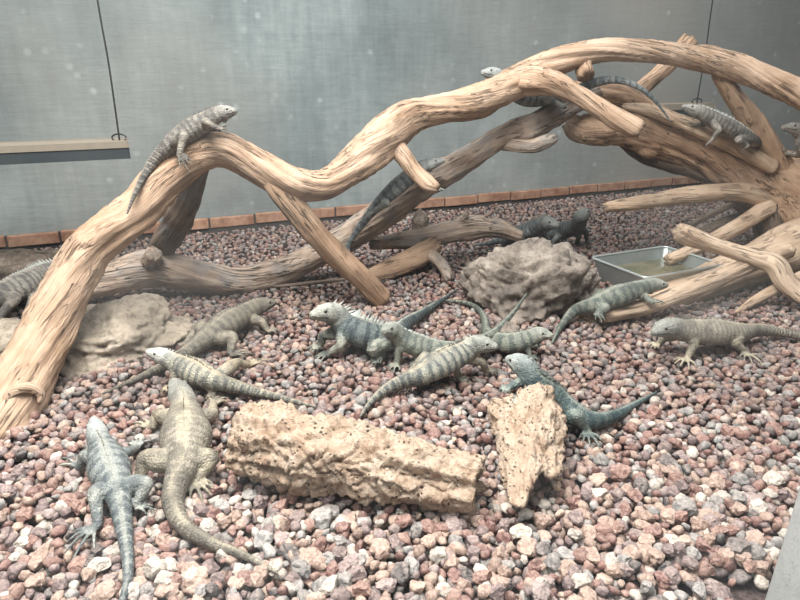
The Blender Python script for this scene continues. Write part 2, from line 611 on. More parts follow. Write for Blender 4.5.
# ------------------------------------------------------------------ driftwood
def wood(name, label, base, cat='driftwood'):
    e = empty(name, base)
    return tag(e, label, cat)


A = wood('driftwood_limb', 'long pale driftwood limb arching from the gravel up over the whole enclosure', G(15, 430))
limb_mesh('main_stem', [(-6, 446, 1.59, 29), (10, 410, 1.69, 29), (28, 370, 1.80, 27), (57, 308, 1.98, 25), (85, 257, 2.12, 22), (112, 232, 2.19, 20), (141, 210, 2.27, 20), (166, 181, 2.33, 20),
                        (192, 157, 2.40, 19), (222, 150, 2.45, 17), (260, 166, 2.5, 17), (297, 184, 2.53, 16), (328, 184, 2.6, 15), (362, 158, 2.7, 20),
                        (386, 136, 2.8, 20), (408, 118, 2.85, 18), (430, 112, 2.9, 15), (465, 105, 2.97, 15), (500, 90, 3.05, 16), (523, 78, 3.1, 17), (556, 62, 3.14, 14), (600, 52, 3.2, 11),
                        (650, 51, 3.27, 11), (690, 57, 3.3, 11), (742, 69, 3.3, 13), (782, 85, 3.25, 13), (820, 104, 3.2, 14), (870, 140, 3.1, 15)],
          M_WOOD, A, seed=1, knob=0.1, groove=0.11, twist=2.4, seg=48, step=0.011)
limb_mesh('branch', [(268, 172, 2.51, 13), (294, 206, 2.53, 13), (322, 240, 2.56, 13), (350, 268, 2.6, 12), (383, 300, 2.66, 12)], M_WOODB, A, seed=2, twist=1.2)
limb_mesh('branch', [(386, 134, 2.82, 11), (404, 156, 2.77, 9), (416, 172, 2.75, 8), (428, 184, 2.72, 8), (438, 189, 2.7, 5)], M_WOOD, A, seed=3, groove=0.05)
limb_mesh('branch', [(500, 92, 3.13, 8), (528, 82, 3.07, 15), (550, 83, 3.0, 13), (578, 95, 2.96, 10), (606, 111, 2.92, 10), (640, 130, 2.88, 10)], M_WOOD, A, seed=4, groove=0.05)
limb_mesh('branch', [(585, 56, 3.2, 10), (584, 68, 3.16, 9), (587, 77, 3.12, 10)], M_WOODB, A, seed=5)
limb_mesh('branch', [(200, 158, 2.46, 11), (192, 186, 2.53, 12), (181, 216, 2.62, 13), (167, 242, 2.73, 13), (156, 262, 2.84, 10)], M_WOODD, A, seed=6)  # limb in the arch's shadow: shade put into the darker wood
# knot at the foot: a ring of swollen wood round a hollow
kn = []
kc = D(24, 400, 1.672)
for k in range(9):
    a = math.radians(-35 + 240 * k / 8)
    kn.append([kc.x + math.cos(a) * 0.042, kc.y + 0.022 * math.cos(a) + 0.012 * math.sin(a), kc.z + math.sin(a) * 0.034, 0.008 + 0.010 * math.sin(math.pi * k / 8)])
limb_world('knot', kn, M_WOOD, A, seed=31, seg=16, step=0.008, knob=0.08, groove=0.1)

B = wood('driftwood_limb', 'weathered grey driftwood limb lying low behind the arch and rising to the right', G(210, 296))
limb_mesh('main_stem', [(78, 288, 2.60, 13), (118, 277, 2.68, 17), (153, 269, 2.72, 18), (200, 275, 2.75, 16), (237, 282, 2.82, 15), (275, 274, 2.9, 14),
                        (315, 256, 2.98, 12), (365, 227, 3.05, 15), (415, 190, 3.1, 15), (455, 168, 3.15, 13), (500, 139, 3.2, 12), (526, 130, 3.25, 13),
                        (565, 108, 3.3, 11), (600, 92, 3.34, 7)], M_WOODG, B, seed=8, groove=0.12, twist=1.6, seg=44)
limb_mesh('branch', [(490, 143, 3.22, 6), (528, 147, 3.12, 7), (545, 142, 3.08, 7), (557, 137, 3.05, 4)], M_WOODG, B, seed=9)
limb_mesh('knot', [(150, 262, 2.66, 10), (154, 253, 2.62, 8)], M_WOODG, B, seed=10, step=0.006, seg=24)

C_ = wood('driftwood_stump', 'thick brown driftwood trunk with many branches leaning in from the right', G(800, 242))
limb_mesh('trunk', [(568, 122, 3.44, 9), (582, 129, 3.44, 16), (622, 126, 3.46, 20), (660, 135, 3.5, 21), (697, 147, 3.53, 23), (735, 165, 3.55, 28),
                    (775, 190, 3.55, 38), (812, 219, 3.5, 50), (860, 252, 3.4, 56)], M_WOODB, C_, seed=12, knob=0.13, groove=0.14, twist=0.8, seg=48)
limb_mesh('branch', [(796, 195, 3.5, 20), (776, 160, 3.46, 14), (754, 126, 3.43, 12), (732, 95, 3.38, 9), (717, 72, 3.34, 7)], M_WOODB, C_, seed=13)
limb_mesh('branch', [(618, 112, 3.52, 9), (642, 88, 3.56, 8), (664, 68, 3.6, 8), (690, 40, 3.65, 10)], M_WOODB, C_, seed=14)
limb_mesh('branch', [(563, 88, 3.40, 8), (590, 92, 3.42, 10), (625, 96, 3.44, 10), (660, 114, 3.47, 9), (690, 130, 3.5, 8)], M_WOODB, C_, seed=15)
limb_mesh('branch', [(618, 138, 3.56, 6), (648, 154, 3.55, 10), (690, 167, 3.55, 10), (742, 185, 3.55, 9)], M_WOODD, C_, seed=16)
limb_mesh('branch', [(605, 207, 3.22, 5), (640, 202, 3.27, 7), (685, 196, 3.34, 8.5), (735, 191, 3.4, 9.5), (775, 200, 3.46, 10)], M_WOODP, C_, seed=17, groove=0.06)
limb_mesh('branch', [(622, 106, 3.38, 3), (650, 110, 3.36, 6), (690, 126, 3.37, 8), (730, 144, 3.38, 8), (775, 168, 3.38, 7)], M_WOODP, C_, seed=18, groove=0.08)
limb_mesh('branch', [(667, 260, 3.08, 6), (700, 247, 3.14, 7), (735, 228, 3.26, 8), (770, 206, 3.42, 9)], M_WOODP, C_, seed=19, groove=0.05)
limb_mesh('twig', [(690, 226, 3.55, 2.5), (712, 214, 3.56, 3), (742, 200, 3.55, 4)], M_WOODG, C_, seed=20, seg=16)
limb_mesh('root', [(765, 205, 3.45, 14), (772, 225, 3.42, 14), (780, 246, 3.4, 12)], M_WOODD, C_, seed=21)

Lb = wood('driftwood_branch', 'crooked pale driftwood branch with a knotted dark end, propped in front of the trunk', G(792, 305))
limb_mesh('main_stem', [(679, 231, 2.74, 9), (690, 236, 2.75, 9.5), (728, 250, 2.72, 8), (756, 259, 2.68, 10), (774, 266, 2.64, 11), (784, 281, 2.6, 10), (800, 295, 2.56, 9), (818, 303, 2.52, 8)],
          M_WOODP, Lb, seed=22, groove=0.07, twist=0.6)
Mb = wood('driftwood_slab', 'broad flat pale driftwood slab sloping beside the water tray', G(600, 320))
limb_mesh('main_stem', [(580, 318, 2.45, 8), (612, 314, 2.54, 11), (660, 300, 2.68, 13), (710, 281, 2.86, 16), (760, 262, 3.05, 20), (820, 238, 3.25, 25)],
          M_WOODP, Mb, seed=24, ell=1.5, groove=0.06, twist=0.1)
Nb = wood('driftwood_branch', 'slim pale driftwood branch lying along the front edge of the broad slab', G(620, 322))
limb_mesh('main_stem', [(602, 318, 2.37, 6), (650, 306, 2.46, 9), (700, 286, 2.58, 9), (742, 268, 2.70, 8), (790, 250, 2.84, 8)], M_WOODP, Nb, seed=25, groove=0.05, twist=0.5)
o = limb_mesh('driftwood_stick', [(735, 313, 2.53, 2), (758, 299, 2.60, 5), (790, 282, 2.68, 6), (830, 264, 2.78, 6)], M_WOODP, None, seed=26, groove=0.05, seg=20)
tag(o, 'thin pointed pale stick on the gravel under the crooked branch', 'driftwood')
o = limb_mesh('driftwood_stick', [(700, 234, 3.46, 5), (725, 223, 3.58, 7), (752, 214, 3.7, 6)], M_WOODG, None, seed=27, seg=20)
tag(o, 'short grey stick on the gravel behind the water tray', 'driftwood')

Pb = wood('driftwood_branch', 'short weathered forked branch on the gravel behind the boulder and arch foot', G(415, 280))
limb_mesh('main_stem', [(370, 244, 3.16, 7), (400, 241, 3.2, 9), (430, 236, 3.25, 11), (465, 228, 3.3, 12), (495, 228, 3.34, 10), (522, 237, 3.34, 6)], M_WOODG, Pb, seed=28, groove=0.16, twist=0.8)
limb_mesh('branch', [(436, 243, 3.2, 8), (420, 255, 3.12, 11), (392, 270, 3.02, 10), (352, 284, 2.95, 8)], M_WOODB, Pb, seed=29)
limb_mesh('branch', [(424, 250, 3.15, 6), (440, 262, 3.06, 6), (450, 281, 2.96, 5)], M_WOODG, Pb, seed=30, seg=20)
limb_mesh('twig', [(448, 230, 3.27, 5), (460, 220, 3.28, 4), (468, 213, 3.28, 3)], M_WOODG, Pb, seed=32, seg=16)

o = limb_mesh('twig', [(272, 287, 2.78, 1.6), (300, 284, 2.83, 2), (330, 281, 2.86, 2), (347, 279, 2.88, 1.4)], M_WOODD, None, seed=33, seg=10)
tag(o, 'thin dark twig on the gravel left of the arch foot', 'twig')


# ------------------------------------------------------------------ cork bark
def chunk(p):
    # broken plates, fissures between them and crumbly pits
    w = Vector((noise.noise(p * 0.9), noise.noise(p * 0.9 + Vector((5, 1, 2))), noise.noise(p * 0.9 + Vector((2, 8, 4))))) * 0.6
    d = noise.voronoi(p * 0.75 + w)[0]
    edge = d[1] - d[0]
    out = -0.13 * max(0.0, 0.2 - edge) / 0.2
    out += 0.075 * noise.fractal(p * 1.9, 0.8, 2.1, 4)
    hole = noise.noise(p * 2.3 + Vector((7, 3, 1)))
    if hole > 0.38:
        out -= (hole - 0.38) * 0.55
    return out


def cork_log():
    a, b = G(240, 440, 0.088), G(478, 484, 0.058)
    n, seg = 210, 120
    rows = [[*a, 0.088], [*(a.lerp(b, 0.12)), 0.098], [*(a.lerp(b, 0.4) + Vector((0, 0, 0.008))), 0.094], [*(a.lerp(b, 0.75)), 0.08], [*b, 0.066]]
    C, q = catmull(rows, n)
    T, S, U = frames(C[:, :3])
    outer, inner = [], []
    for i in range(n):
        for k in range(seg):
            ang = 2 * math.pi * k / seg
            c, s = math.cos(ang), math.sin(ang)
            p0 = Vector((c * 1.3, s * 1.3, q[i] * 7))
            f = 1 + 0.22 * noise.fractal(p0, 1.0, 2.0, 4)
            rd = noise.noise(Vector((c * 1.9, s * 1.9, q[i] * 2.6 + 3)))
            f += 0.24 * (0.42 - abs(rd) * 2)                      # long ridges of the bark
            f += chunk(Vector((c * 3.0, s * 3.0, q[i] * 24)))
            r = C[i, 3] * f
            e = 0
            if i == 0:
                e = noise.noise(Vector((c * 2.2, s * 2.2, 1))) * 0.03
            if i == n - 1:
                e = noise.noise(Vector((c * 2.2, s * 2.2, 5))) * 0.035
            if i < 4:
                r *= 0.86 + 0.035 * i
            p = C[i, :3] + S[i] * c * r * 1.05 + U[i] * s * r + T[i] * e
            p[2] = max(p[2], 0.002)
            outer.append(p)
            inner.append(C[i, :3] + (p - C[i, :3]) * 0.72)
    vs = outer + inner
    m = n * seg
    fs = []
    for i in range(n - 1):
        for k in range(seg):
            k2 = (k + 1) % seg
            fs.append((i * seg + k, i * seg + k2, (i + 1) * seg + k2, (i + 1) * seg + k))
            fs.append((m + i * seg + k2, m + i * seg + k, m + (i + 1) * seg + k, m + (i + 1) * seg + k2))
    for k in range(seg):
        k2 = (k + 1) % seg
        fs.append((k2, k, m + k, m + k2))
        b0 = (n - 1) * seg
        fs.append((b0 + k, b0 + k2, m + b0 + k2, m + b0 + k))
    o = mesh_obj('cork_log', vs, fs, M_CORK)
    tag(o, 'long chunky tan cork bark log lying on the gravel in the foreground', 'cork bark')


def cork_chip():
    # an arched shell of bark, its long axis running from the iguana towards the glass
    a, b = G(529, 402, 0.115), G(534, 484, 0.075)
    n, seg = 110, 84
    ax = (b - a)
    T = Vector((ax.x, ax.y, ax.z)).normalized()
    S = T.cross(Vector((0, 0, 1))).normalized()
    U = S.cross(T)
    vs = []
    for lay in (0, 1):
        for i in range(n):
            t = i / (n - 1)
            cen = a + ax * t
            for k in range(seg):
                w = k / (seg - 1)
                ang = math.radians(-15 + 205 * w)
                c, s = math.cos(ang), math.sin(ang)
                f = 1 + 0.2 * noise.fractal(Vector((c * 1.4, s * 1.4, t * 2.4 + 9)), 1.0, 2.0, 4) + 0.12 * (0.5 - 2 * abs(noise.noise(Vector((c * 2.6, s * 2.6, t * 2 + 4)))))
                f += chunk(Vector((c * 3.0, s * 3.0, t * 5.5 + 4)))
                r = (0.09 - 0.03 * t) * f * (1.0 if lay == 0 else 0.78)
                e = 0.0
                if t > 0.8:
                    e = (t - 0.8) / 0.2 * (0.06 * (noise.noise(Vector((w * 5, 3, 1)))) + 0.13 * math.exp(-((w - 0.3) / 0.17) ** 2) - 0.04)
                if t < 0.15:
                    e = -(0.15 - t) / 0.15 * 0.04 * noise.noise(Vector((w * 5, 7, 1)))
                p = cen + S * (c * r * 1.12) + U * (s * r * 1.15 - 0.045) + T * e
                p.z = max(p.z, 0.004)
                vs.append(p)
    m = n * seg
    fs = []
    for i in range(n - 1):
        for k in range(seg - 1):
            q = (i * seg + k, i * seg + k + 1, (i + 1) * seg + k + 1, (i + 1) * seg + k)
            fs.append(q)
            fs.append(tuple(m + x for x in reversed(q)))
    for i in range(n - 1):
        fs.append((i * seg, (i + 1) * seg, m + (i + 1) * seg, m + i * seg))
        j = seg - 1
        fs.append(((i + 1) * seg + j, i * seg + j, m + i * seg + j, m + (i + 1) * seg + j))
    for k in range(seg - 1):
        fs.append((k + 1, k, m + k, m + k + 1))
        b0 = (n - 1) * seg
        fs.append((b0 + k, b0 + k + 1, m + b0 + k + 1, m + b0 + k))
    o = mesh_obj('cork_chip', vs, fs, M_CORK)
    tag(o, 'small arched piece of cork bark with ragged ends right of the long cork log', 'cork bark')


cork_log()
cork_chip()


# ------------------------------------------------------------------ rocks
def rock(name, centre, size, mat, label, seed, rot=0.0, cuts=7, sub=5, rough=0.22, parent=None):
    bm = bmesh.new()
    bmesh.ops.create_icosphere(bm, subdivisions=sub, radius=1.0)
    rr = random.Random(seed)
    pl = []
    for _ in range(cuts):
        v = Vector((rr.gauss(0, 1), rr.gauss(0, 1), rr.gauss(0, 0.8))).normalized()
        pl.append((v, rr.uniform(0.62, 0.9)))
    off = Vector((seed * 2.3, seed * 0.7, seed * 1.9))
    cr, sr = math.cos(rot), math.sin(rot)
    for v in bm.verts:
        p = v.co.copy()
        for nn, d in pl:
            e = p.dot(nn) - d
            if e > 0:
                p -= nn * e * 0.85
        f = 1 + rough * 1.3 * noise.fractal(p * 1.7 + off, 1.0, 2.0, 5)
        rg = 1 - 2 * abs(noise.noise(p * 2.6 + off))
        f += rough * 0.35 * rg
        dv = noise.voronoi(p * 2.2 + off + Vector((0, 0, p.x * 0.6)))[0]
        f -= rough * 0.35 * max(0.0, 0.16 - (dv[1] - dv[0])) / 0.16
        f += rough * 0.2 * noise.fractal(p * 6 + off, 0.9, 2.0, 4)
        p = p * f
        p = Vector((p.x * size[0], p.y * size[1], p.z * size[2]))
        v.co = Vector((p.x * cr - p.y * sr, p.x * sr + p.y * cr, p.z)) + Vector(centre)
    me = bpy.data.meshes.new(name)
    bm.to_mesh(me)
    bm.free()
    me.polygons.foreach_set('use_smooth', [True] * len(me.polygons))
    me.materials.append(mat)
    o = bpy.data.objects.new(name, me)
    COL.objects.link(o)
    if parent is not None:
        attach(o, parent)
    elif label:
        tag(o, label, 'rock')
    return o


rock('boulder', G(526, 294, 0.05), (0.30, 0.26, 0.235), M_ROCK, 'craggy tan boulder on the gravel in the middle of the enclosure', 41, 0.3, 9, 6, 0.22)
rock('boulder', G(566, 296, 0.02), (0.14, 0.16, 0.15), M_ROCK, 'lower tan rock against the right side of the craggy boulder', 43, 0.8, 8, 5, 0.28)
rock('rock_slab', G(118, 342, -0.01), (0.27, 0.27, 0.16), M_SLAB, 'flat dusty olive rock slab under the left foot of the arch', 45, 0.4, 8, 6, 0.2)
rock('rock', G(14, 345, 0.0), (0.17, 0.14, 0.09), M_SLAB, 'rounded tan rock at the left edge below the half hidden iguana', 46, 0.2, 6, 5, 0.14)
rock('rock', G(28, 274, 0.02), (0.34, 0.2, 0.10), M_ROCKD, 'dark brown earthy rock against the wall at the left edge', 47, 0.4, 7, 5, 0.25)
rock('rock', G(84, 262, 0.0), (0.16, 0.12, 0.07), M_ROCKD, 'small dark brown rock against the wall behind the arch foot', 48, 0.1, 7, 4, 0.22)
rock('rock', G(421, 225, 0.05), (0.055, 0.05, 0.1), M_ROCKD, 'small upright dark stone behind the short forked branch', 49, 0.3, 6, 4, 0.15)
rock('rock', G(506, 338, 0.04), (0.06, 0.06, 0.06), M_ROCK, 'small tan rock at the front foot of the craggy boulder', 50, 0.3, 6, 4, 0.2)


# ------------------------------------------------------------------ hanging boards
def tube(name, pts, r, mat, parent, seg=8):
    C, q = catmull([list(p) for p in pts], max(6, len(pts) * 8))
    T, S, U = frames(C)
    vs, fs = [], []
    for i in range(len(C)):
        for k in range(seg):
            a = 2 * math.pi * k / seg
            vs.append(C[i] + S[i] * math.cos(a) * r + U[i] * math.sin(a) * r)
    for i in range(len(C) - 1):
        for k in range(seg):
            k2 = (k + 1) % seg
            fs.append((i * seg + k, i * seg + k2, (i + 1) * seg + k2, (i + 1) * seg + k))
    fs.append(tuple(range(seg))[::-1])
    fs.append(tuple(range((len(C) - 1) * seg, len(C) * seg)))
    return mesh_obj(name, vs, fs, mat, parent)


def box_between(name, a, b, width_dir, w, h, mat, parent, bev=0.004):
    """a board whose top runs from a to b, w wide along width_dir, h thick"""
    bm = bmesh.new()
    r = bmesh.ops.create_cube(bm, size=1.0)
    for v in r['verts']:
        p = a.lerp(b, v.co.x + 0.5) + width_dir * (v.co.y * w) + Vector((0, 0, (v.co.z - 0.5) * h))
        v.co = p
    bmesh.ops.bevel(bm, geom=bm.edges[:], offset=bev, segments=2, affect='EDGES')
    me = bpy.data.meshes.new(name)
    bm.to_mesh(me)
    bm.free()
    me.materials.append(mat)
    o = bpy.data.objects.new(name, me)
    COL.objects.link(o)
    if parent is not None:
        attach(o, parent)
    return o


M_BOARDF = plain('dark_board_face', (0.04, 0.052, 0.057), 0.8, nscale=18)


def hanging_board(pend, Y, length, lab, wires, direc, thick=0.075):
    end = D(pend[0], pend[1], Y)
    root = tag(empty('hanging_board', end), lab, 'hanging board')
    far = end + direc * length
    wd = Vector((-direc.y, direc.x, 0))
    box_between('board', end, far, wd, 0.2, thick * 0.3, M_BOARD, root)
    box_between('board_edge', end - wd * 0.0 + Vector((0, 0, -thick * 0.3)), far + Vector((0, 0, -thick * 0.3)), wd, 0.19, thick * 0.7, M_BOARDF, root)
    for t in wires:
        q = end.lerp(far, t)
        tube('wire', [q + Vector((0, 0, 0.0)), q + Vector((0.004, 0, 0.35)), q + Vector((-0.003, 0, 0.7)), q + Vector((0, 0, 1.75))], 0.0045, M_WIRE, root)
        lp = [q + Vector((0.035 * math.cos(a), 0.0, 0.012 + 0.018 * math.sin(a))) for a in np.linspace(0, 2 * math.pi * 0.95, 12)]
        tube('wire_hook', lp, 0.004, M_WIRE, root)
    return root


hanging_board((127, 140), 3.15, 1.7, 'weathered board hanging on a black wire left of the arch', (0.02, 0.92), -WD.normalized())
hanging_board((703, 103), 4.6, 0.5, 'dark board hanging on a black wire behind the trunk on the right', (0.12,), -WD.normalized(), 0.1)

# ------------------------------------------------------------------ water tray
def water_tray():
    zr = 0.11
    cs = [G(594, 255, zr), G(643, 281, zr), G(716, 264, zr), G(672, 247, zr)]
    # square it up: centre, long and short direction
    cen = sum(cs, Vector()) / 4
    e1 = ((cs[2] - cs[1]) + (cs[3] - cs[0])).normalized()
    l1 = ((cs[2] - cs[1]).length + (cs[3] - cs[0]).length) / 4
    e2 = Vector((-e1.y, e1.x, 0))
    l2 = (abs((cs[0] - cs[1]).dot(e2)) + abs((cs[3] - cs[2]).dot(e2))) / 4
    root = tag(empty('water_tray', (cen.x, cen.y, 0)), 'grey metal water tray with a bright rim on the gravel', 'water tray')

    def ring(k, z, rad=0.03, n=6):
        a, b = l1 - k, l2 - k
        out = []
        for sx, sy, a0 in ((1, 1, 0), (-1, 1, 90), (-1, -1, 180), (1, -1, 270)):
            for j in range(n):
                t = math.radians(a0 + 90 * j / (n - 1))
                p = cen + e1 * (sx * (a - rad) + math.cos(t) * rad) + e2 * (sy * (b - rad) + math.sin(t) * rad)
                out.append((p.x, p.y, z))
        return out
    rings = [ring(0.035, 0.0), ring(0.0, zr - 0.006), ring(0.004, zr - 0.006), ring(0.039, 0.008)]
    m = len(rings[0])
    vs = [p for r in rings for p in r]
    fs = []
    for i in range(3):
        for k in range(m):
            k2 = (k + 1) % m
            fs.append((i * m + k, i * m + k2, (i + 1) * m + k2, (i + 1) * m + k))
    fs.append(tuple(range(m))[::-1])
    fs.append(tuple(range(3 * m, 4 * m)))
    mesh_obj('basin', vs, fs, M_TRAY, root, smooth=False)
    pts = [Vector(p) for p in ring(0.0, zr)]
    pts.append(pts[0])
    vs, fs = [], []
    for i, p in enumerate(pts[:-1]):
        d = (p - cen)
        d.z = 0
        d.normalize()
        for k in range(8):
            a = 2 * math.pi * k / 8
            vs.append(p + d * (0.0075 * math.cos(a)) + Vector((0, 0, 0.006 * math.sin(a))))
    for i in range(m):
        i2 = (i + 1) % m
        for k in range(8):
            k2 = (k + 1) % 8
            fs.append((i * 8 + k, i * 8 + k2, i2 * 8 + k2, i2 * 8 + k))
    mesh_obj('rim', vs, fs, M_RIM, root)
    mesh_obj('water', ring(0.02, 0.052), [tuple(range(m))], water_mat(), root, smooth=False)


water_tray()


# ------------------------------------------------------------------ iguanas
class Src:
    """source shells that one voxel pass welds into a single continuous body"""
    def __init__(self):
        self.v, self.f, self.at = [], [], []

    def tube(self, C, rw, rh, S, U, attr, seg=16, shape=None):
        n = len(C)
        b = len(self.v)
        for i in range(n):
            for k in range(seg):
                a = 2 * math.pi * k / seg
                c, s = math.cos(a), math.sin(a)
                w, h = rw[i], rh[i]
                if shape is not None:
                    w, h = shape(i, c, s, w, h)
                self.v.append(C[i] + S[i] * (c * w) + U[i] * (s * h))
                self.at.append(attr(i, c, s))
        for i in range(n - 1):
            for k in range(seg):
                k2 = (k + 1) % seg
                self.f.append((b + i * seg + k, b + i * seg + k2, b + (i + 1) * seg + k2, b + (i + 1) * seg + k))
        self.f.append(tuple(b + k for k in range(seg))[::-1])
        self.f.append(tuple(b + (n - 1) * seg + k for k in range(seg)))


IG = []


def iguana(label, spine, mat, crest_mat, R=1.0, legs=None, voxel=0.003, crest=1.0, group=None, face_up=0.0, fat=1.0, surf=None):
    """spine: (px, py, z) with 'z' heights above the gravel, or (px, py, ('Y', d)): nose, neck, shoulder, middle, hip, tail ...
    legs: {'fl'|'fr'|'hl'|'hr': [joint, joint, foot, toe tip]}, each (px, py, z) likewise; missing legs take a resting pose.
    l and r are the animal's own left and right."""
    def pt(t):
        if isinstance(t, Vector):
            return t
        return D(t[0], t[1], t[2][1]) if isinstance(t[2], tuple) else G(t[0], t[1], t[2])
    pts = [pt(t) for t in spine]
    L = [0]
    for a, b in zip(pts, pts[1:]):
        L.append(L[-1] + (b - a).length)
    n = max(90, int(L[-1] / 0.006))
    C, q = catmull([list(p) for p in pts], n)
    # lengths of the nodes along the sampled curve
    node = [float(q[np.argmin(((C - np.array(p)) ** 2).sum(1))]) for p in pts]
    for i in range(1, len(node)):
        node[i] = max(node[i], node[i - 1] + 1e-3)
    T, S, U = frames(C)
    hl = node[1]
    keys = [(0, .007, .007), (.05, .0145, .0145), (.2, .0205, .0205), (.42, .0262, .027), (.6, .032, .033), (.8, .0355, .036), (1.0, .033, .036)]
    kx = [k[0] * hl for k in keys]
    kw = [k[1] * R for k in keys]
    kh = [k[2] * R for k in keys]
    tl = node[-1] - node[4]
    kx += [node[2], node[3], node[4], node[4] + tl * 0.12, node[4] + tl * 0.45, node[-1]]
    kw += [.046 * R, .062 * R * fat, .042 * R, .030 * R, .0175 * R, .0035]
    kh += [.047 * R, .055 * R * fat, .041 * R, .031 * R, .0185 * R, .0035]
    rw, rh = np.interp(q, kx, kw), np.interp(q, kx, kh)
    ks = np.ones(7) / 7
    pad = lambda a: np.convolve(np.pad(a, 3, mode='edge'), ks, 'valid')
    rw, rh = pad(rw), pad(rh)
    rw[0] *= 0.6
    rh[0] *= 0.6
    zx = [0, node[1], node[2], node[3], node[4], node[4] + tl * .15, node[-1]]
    zone = np.interp(q, zx, [0.2, 0.7, 1.1, 1.5, 1.75, 2.1, 3.0])
    src = Src()

    def attr(i, c, s):
        mouth = 0.0
        if q[i] < hl * 0.62 and abs(s + 0.28) < 0.16 and q[i] > hl * 0.03:
            mouth = 1.0
        return (q[i], s, 0.0, zone[i], mouth)

    def shape(i, c, s, w, h):
        t = q[i] / hl
        if t < 0.95:
            if s > 0:
                h *= 0.86 if t < 0.4 else 0.95            # flat crown, sloping snout
            if s < 0 and t > 0.55:
                w *= 1.0 + 0.12 * abs(s)                  # jowls
        elif node[1] < q[i] < node[4]:
            if s < -0.3:
                h *= 0.86                                 # flat belly
        return w, h
    src.tube(C, rw, rh, S, U, attr, 22, shape)

    def at_len(x):
        i = int(np.clip(np.searchsorted(q, x), 1, n - 2))
        return i

    def blob(c, r, sc, zo, lim=0.0):
        # small ellipsoid, e.g. brow, dewlap, muscle
        m, sg = 8, 12
        Cc = np.array([np.array(c) + np.array((0, 0, 1.0)) * r * sc[2] * math.cos(math.pi * (j + 0.5) / m) for j in range(m)])
        rr = [r * math.sin(math.pi * (j + 0.5) / m) for j in range(m)]
        src.tube(Cc, [x * sc[0] for x in rr], [x * sc[1] for x in rr], np.tile(np.array([1.0, 0, 0]), (m, 1)), np.tile(np.array([0, 1.0, 0]), (m, 1)), lambda i, c_, s_: (zo[0], 0.0, lim, zo[1], 0.0), sg)

    # dewlap and jowls under the head
    i = at_len(hl * 0.85)
    blob(C[i] - U[i] * rh[i] * 0.75 + T[i] * 0.006, 0.022 * R, (0.75, 0.9, 0.9), (q[i], 0.9))
    # brows
    ie = at_len(hl * 0.46)
    eyes = []
    for sd in (-1, 1):
        e = C[ie] + S[ie] * sd * rw[ie] * 0.80 + U[ie] * rh[ie] * 0.42
        eyes.append(Vector(e))
        blob(e + U[ie] * 0.004 * R - S[ie] * sd * 0.004 * R, 0.0085 * R, (1, 1, 0.8), (q[ie], 0.3))

    # legs
    legs = legs or {}
    ground = lambda p: 0.012 if surf is None else surf(p)
    for key in ('fl', 'fr', 'hl', 'hr'):
        front = key[0] == 'f'
        sd = 1 if key[1] == 'r' else -1
        x = node[2] + (node[3] - node[2]) * 0.12 if front else node[4] - (node[4] - node[3]) * 0.12
        i = at_len(x)
        f = -T[i]                                     # towards the nose
        fh = Vector(f)
        sv = Vector(S[i]) * -sd                       # S = T x U with T towards the tail: flip to the animal's right
        fl_ = Vector((fh.x, fh.y, 0)).normalized() if Vector((fh.x, fh.y, 0)).length > 0.05 else fh
        j0 = Vector(C[i]) + sv * rw[i] * 0.42 - Vector(U[i]) * rh[i] * 0.2
        if key in legs and legs[key] is None:
            continue
        if key in legs:
            js = [pt(t) for t in legs[key]]
            j1, j2, tp = js[0], js[1], js[2]
            td = (tp - j2)
            toe_len = max(td.length, 0.02)
            td.normalize()
        else:
            up = Vector(U[i])
            if front:
                j1 = j0 + (sv * 0.052 - fh * 0.03 - up * 0.012) * R
                j2 = j0 + (sv * 0.062 + fh * 0.028) * R
                j2 = j2 - up * max(0.02, (Vector(C[i]).z - ground(j2)) if surf is None else rh[i] * 1.05)
                if surf is None:
                    j2.z = ground(j2)
                td = (fh * 0.8 + sv * 0.5)
            else:
                j1 = j0 + (sv * 0.068 + fh * 0.055 + up * 0.012) * R
                j2 = j0 + (sv * 0.082 - fh * 0.035) * R
                j2 = j2 - up * (rh[i] * 1.0)
                if surf is None:
                    j2.z = ground(j2)
                td = (fh * 0.6 + sv * 0.75)
            if surf is None:
                td.z = 0
            td.normalize()
            toe_len = 0.045 * R
        rad = ([.018, .0235, .0165, .0145, .0115] if front else [.02, .03, .021, .017, .0125])
        mid1 = j0.lerp(j1, 0.5)
        mid2 = j1.lerp(j2, 0.45)
        Cc, qq = catmull([[*j0, rad[0] * R], [*mid1, rad[1] * R], [*j1, rad[2] * R], [*mid2, rad[3] * R], [*j2, rad[4] * R]], 30)
        Tl, Sl, Ul = frames(Cc[:, :3])
        ax = q[i]
        src.tube(Cc[:, :3], Cc[:, 3], Cc[:, 3], Sl, Ul, lambda a, c, s: (ax + 0.02 * a / 30, 0.3, min(1.0, max(0.0, a / 9 - 0.4)), 1.4, 0.0), 12)
        # foot: a flat palm and five unequal spread toes
        nrm = Vector((0, 0, 1)) if surf is None else Vector(U[i])
        lat = td.cross(nrm).normalized()
        palm = j2 + td * toe_len * 0.28
        Cp, _ = catmull([[*(j2 - td * 0.004)], [*palm]], 8)
        Tp, Sp, Up = frames(Cp, nrm)
        src.tube(Cp, np.full(8, 0.0145 * R), np.full(8, 0.0085 * R), Sp, Up, lambda a, c, s: (ax, 0.2, 1.0, 1.4, 0.0), 10)
        ang = [-48, -24, -4, 18, 46] if sd > 0 else [48, 24, 4, -18, -46]
        ln = [0.55, 0.8, 0.95, 1.05, 0.7] if front else [0.5, 0.75, 1.0, 1.2, 0.75]
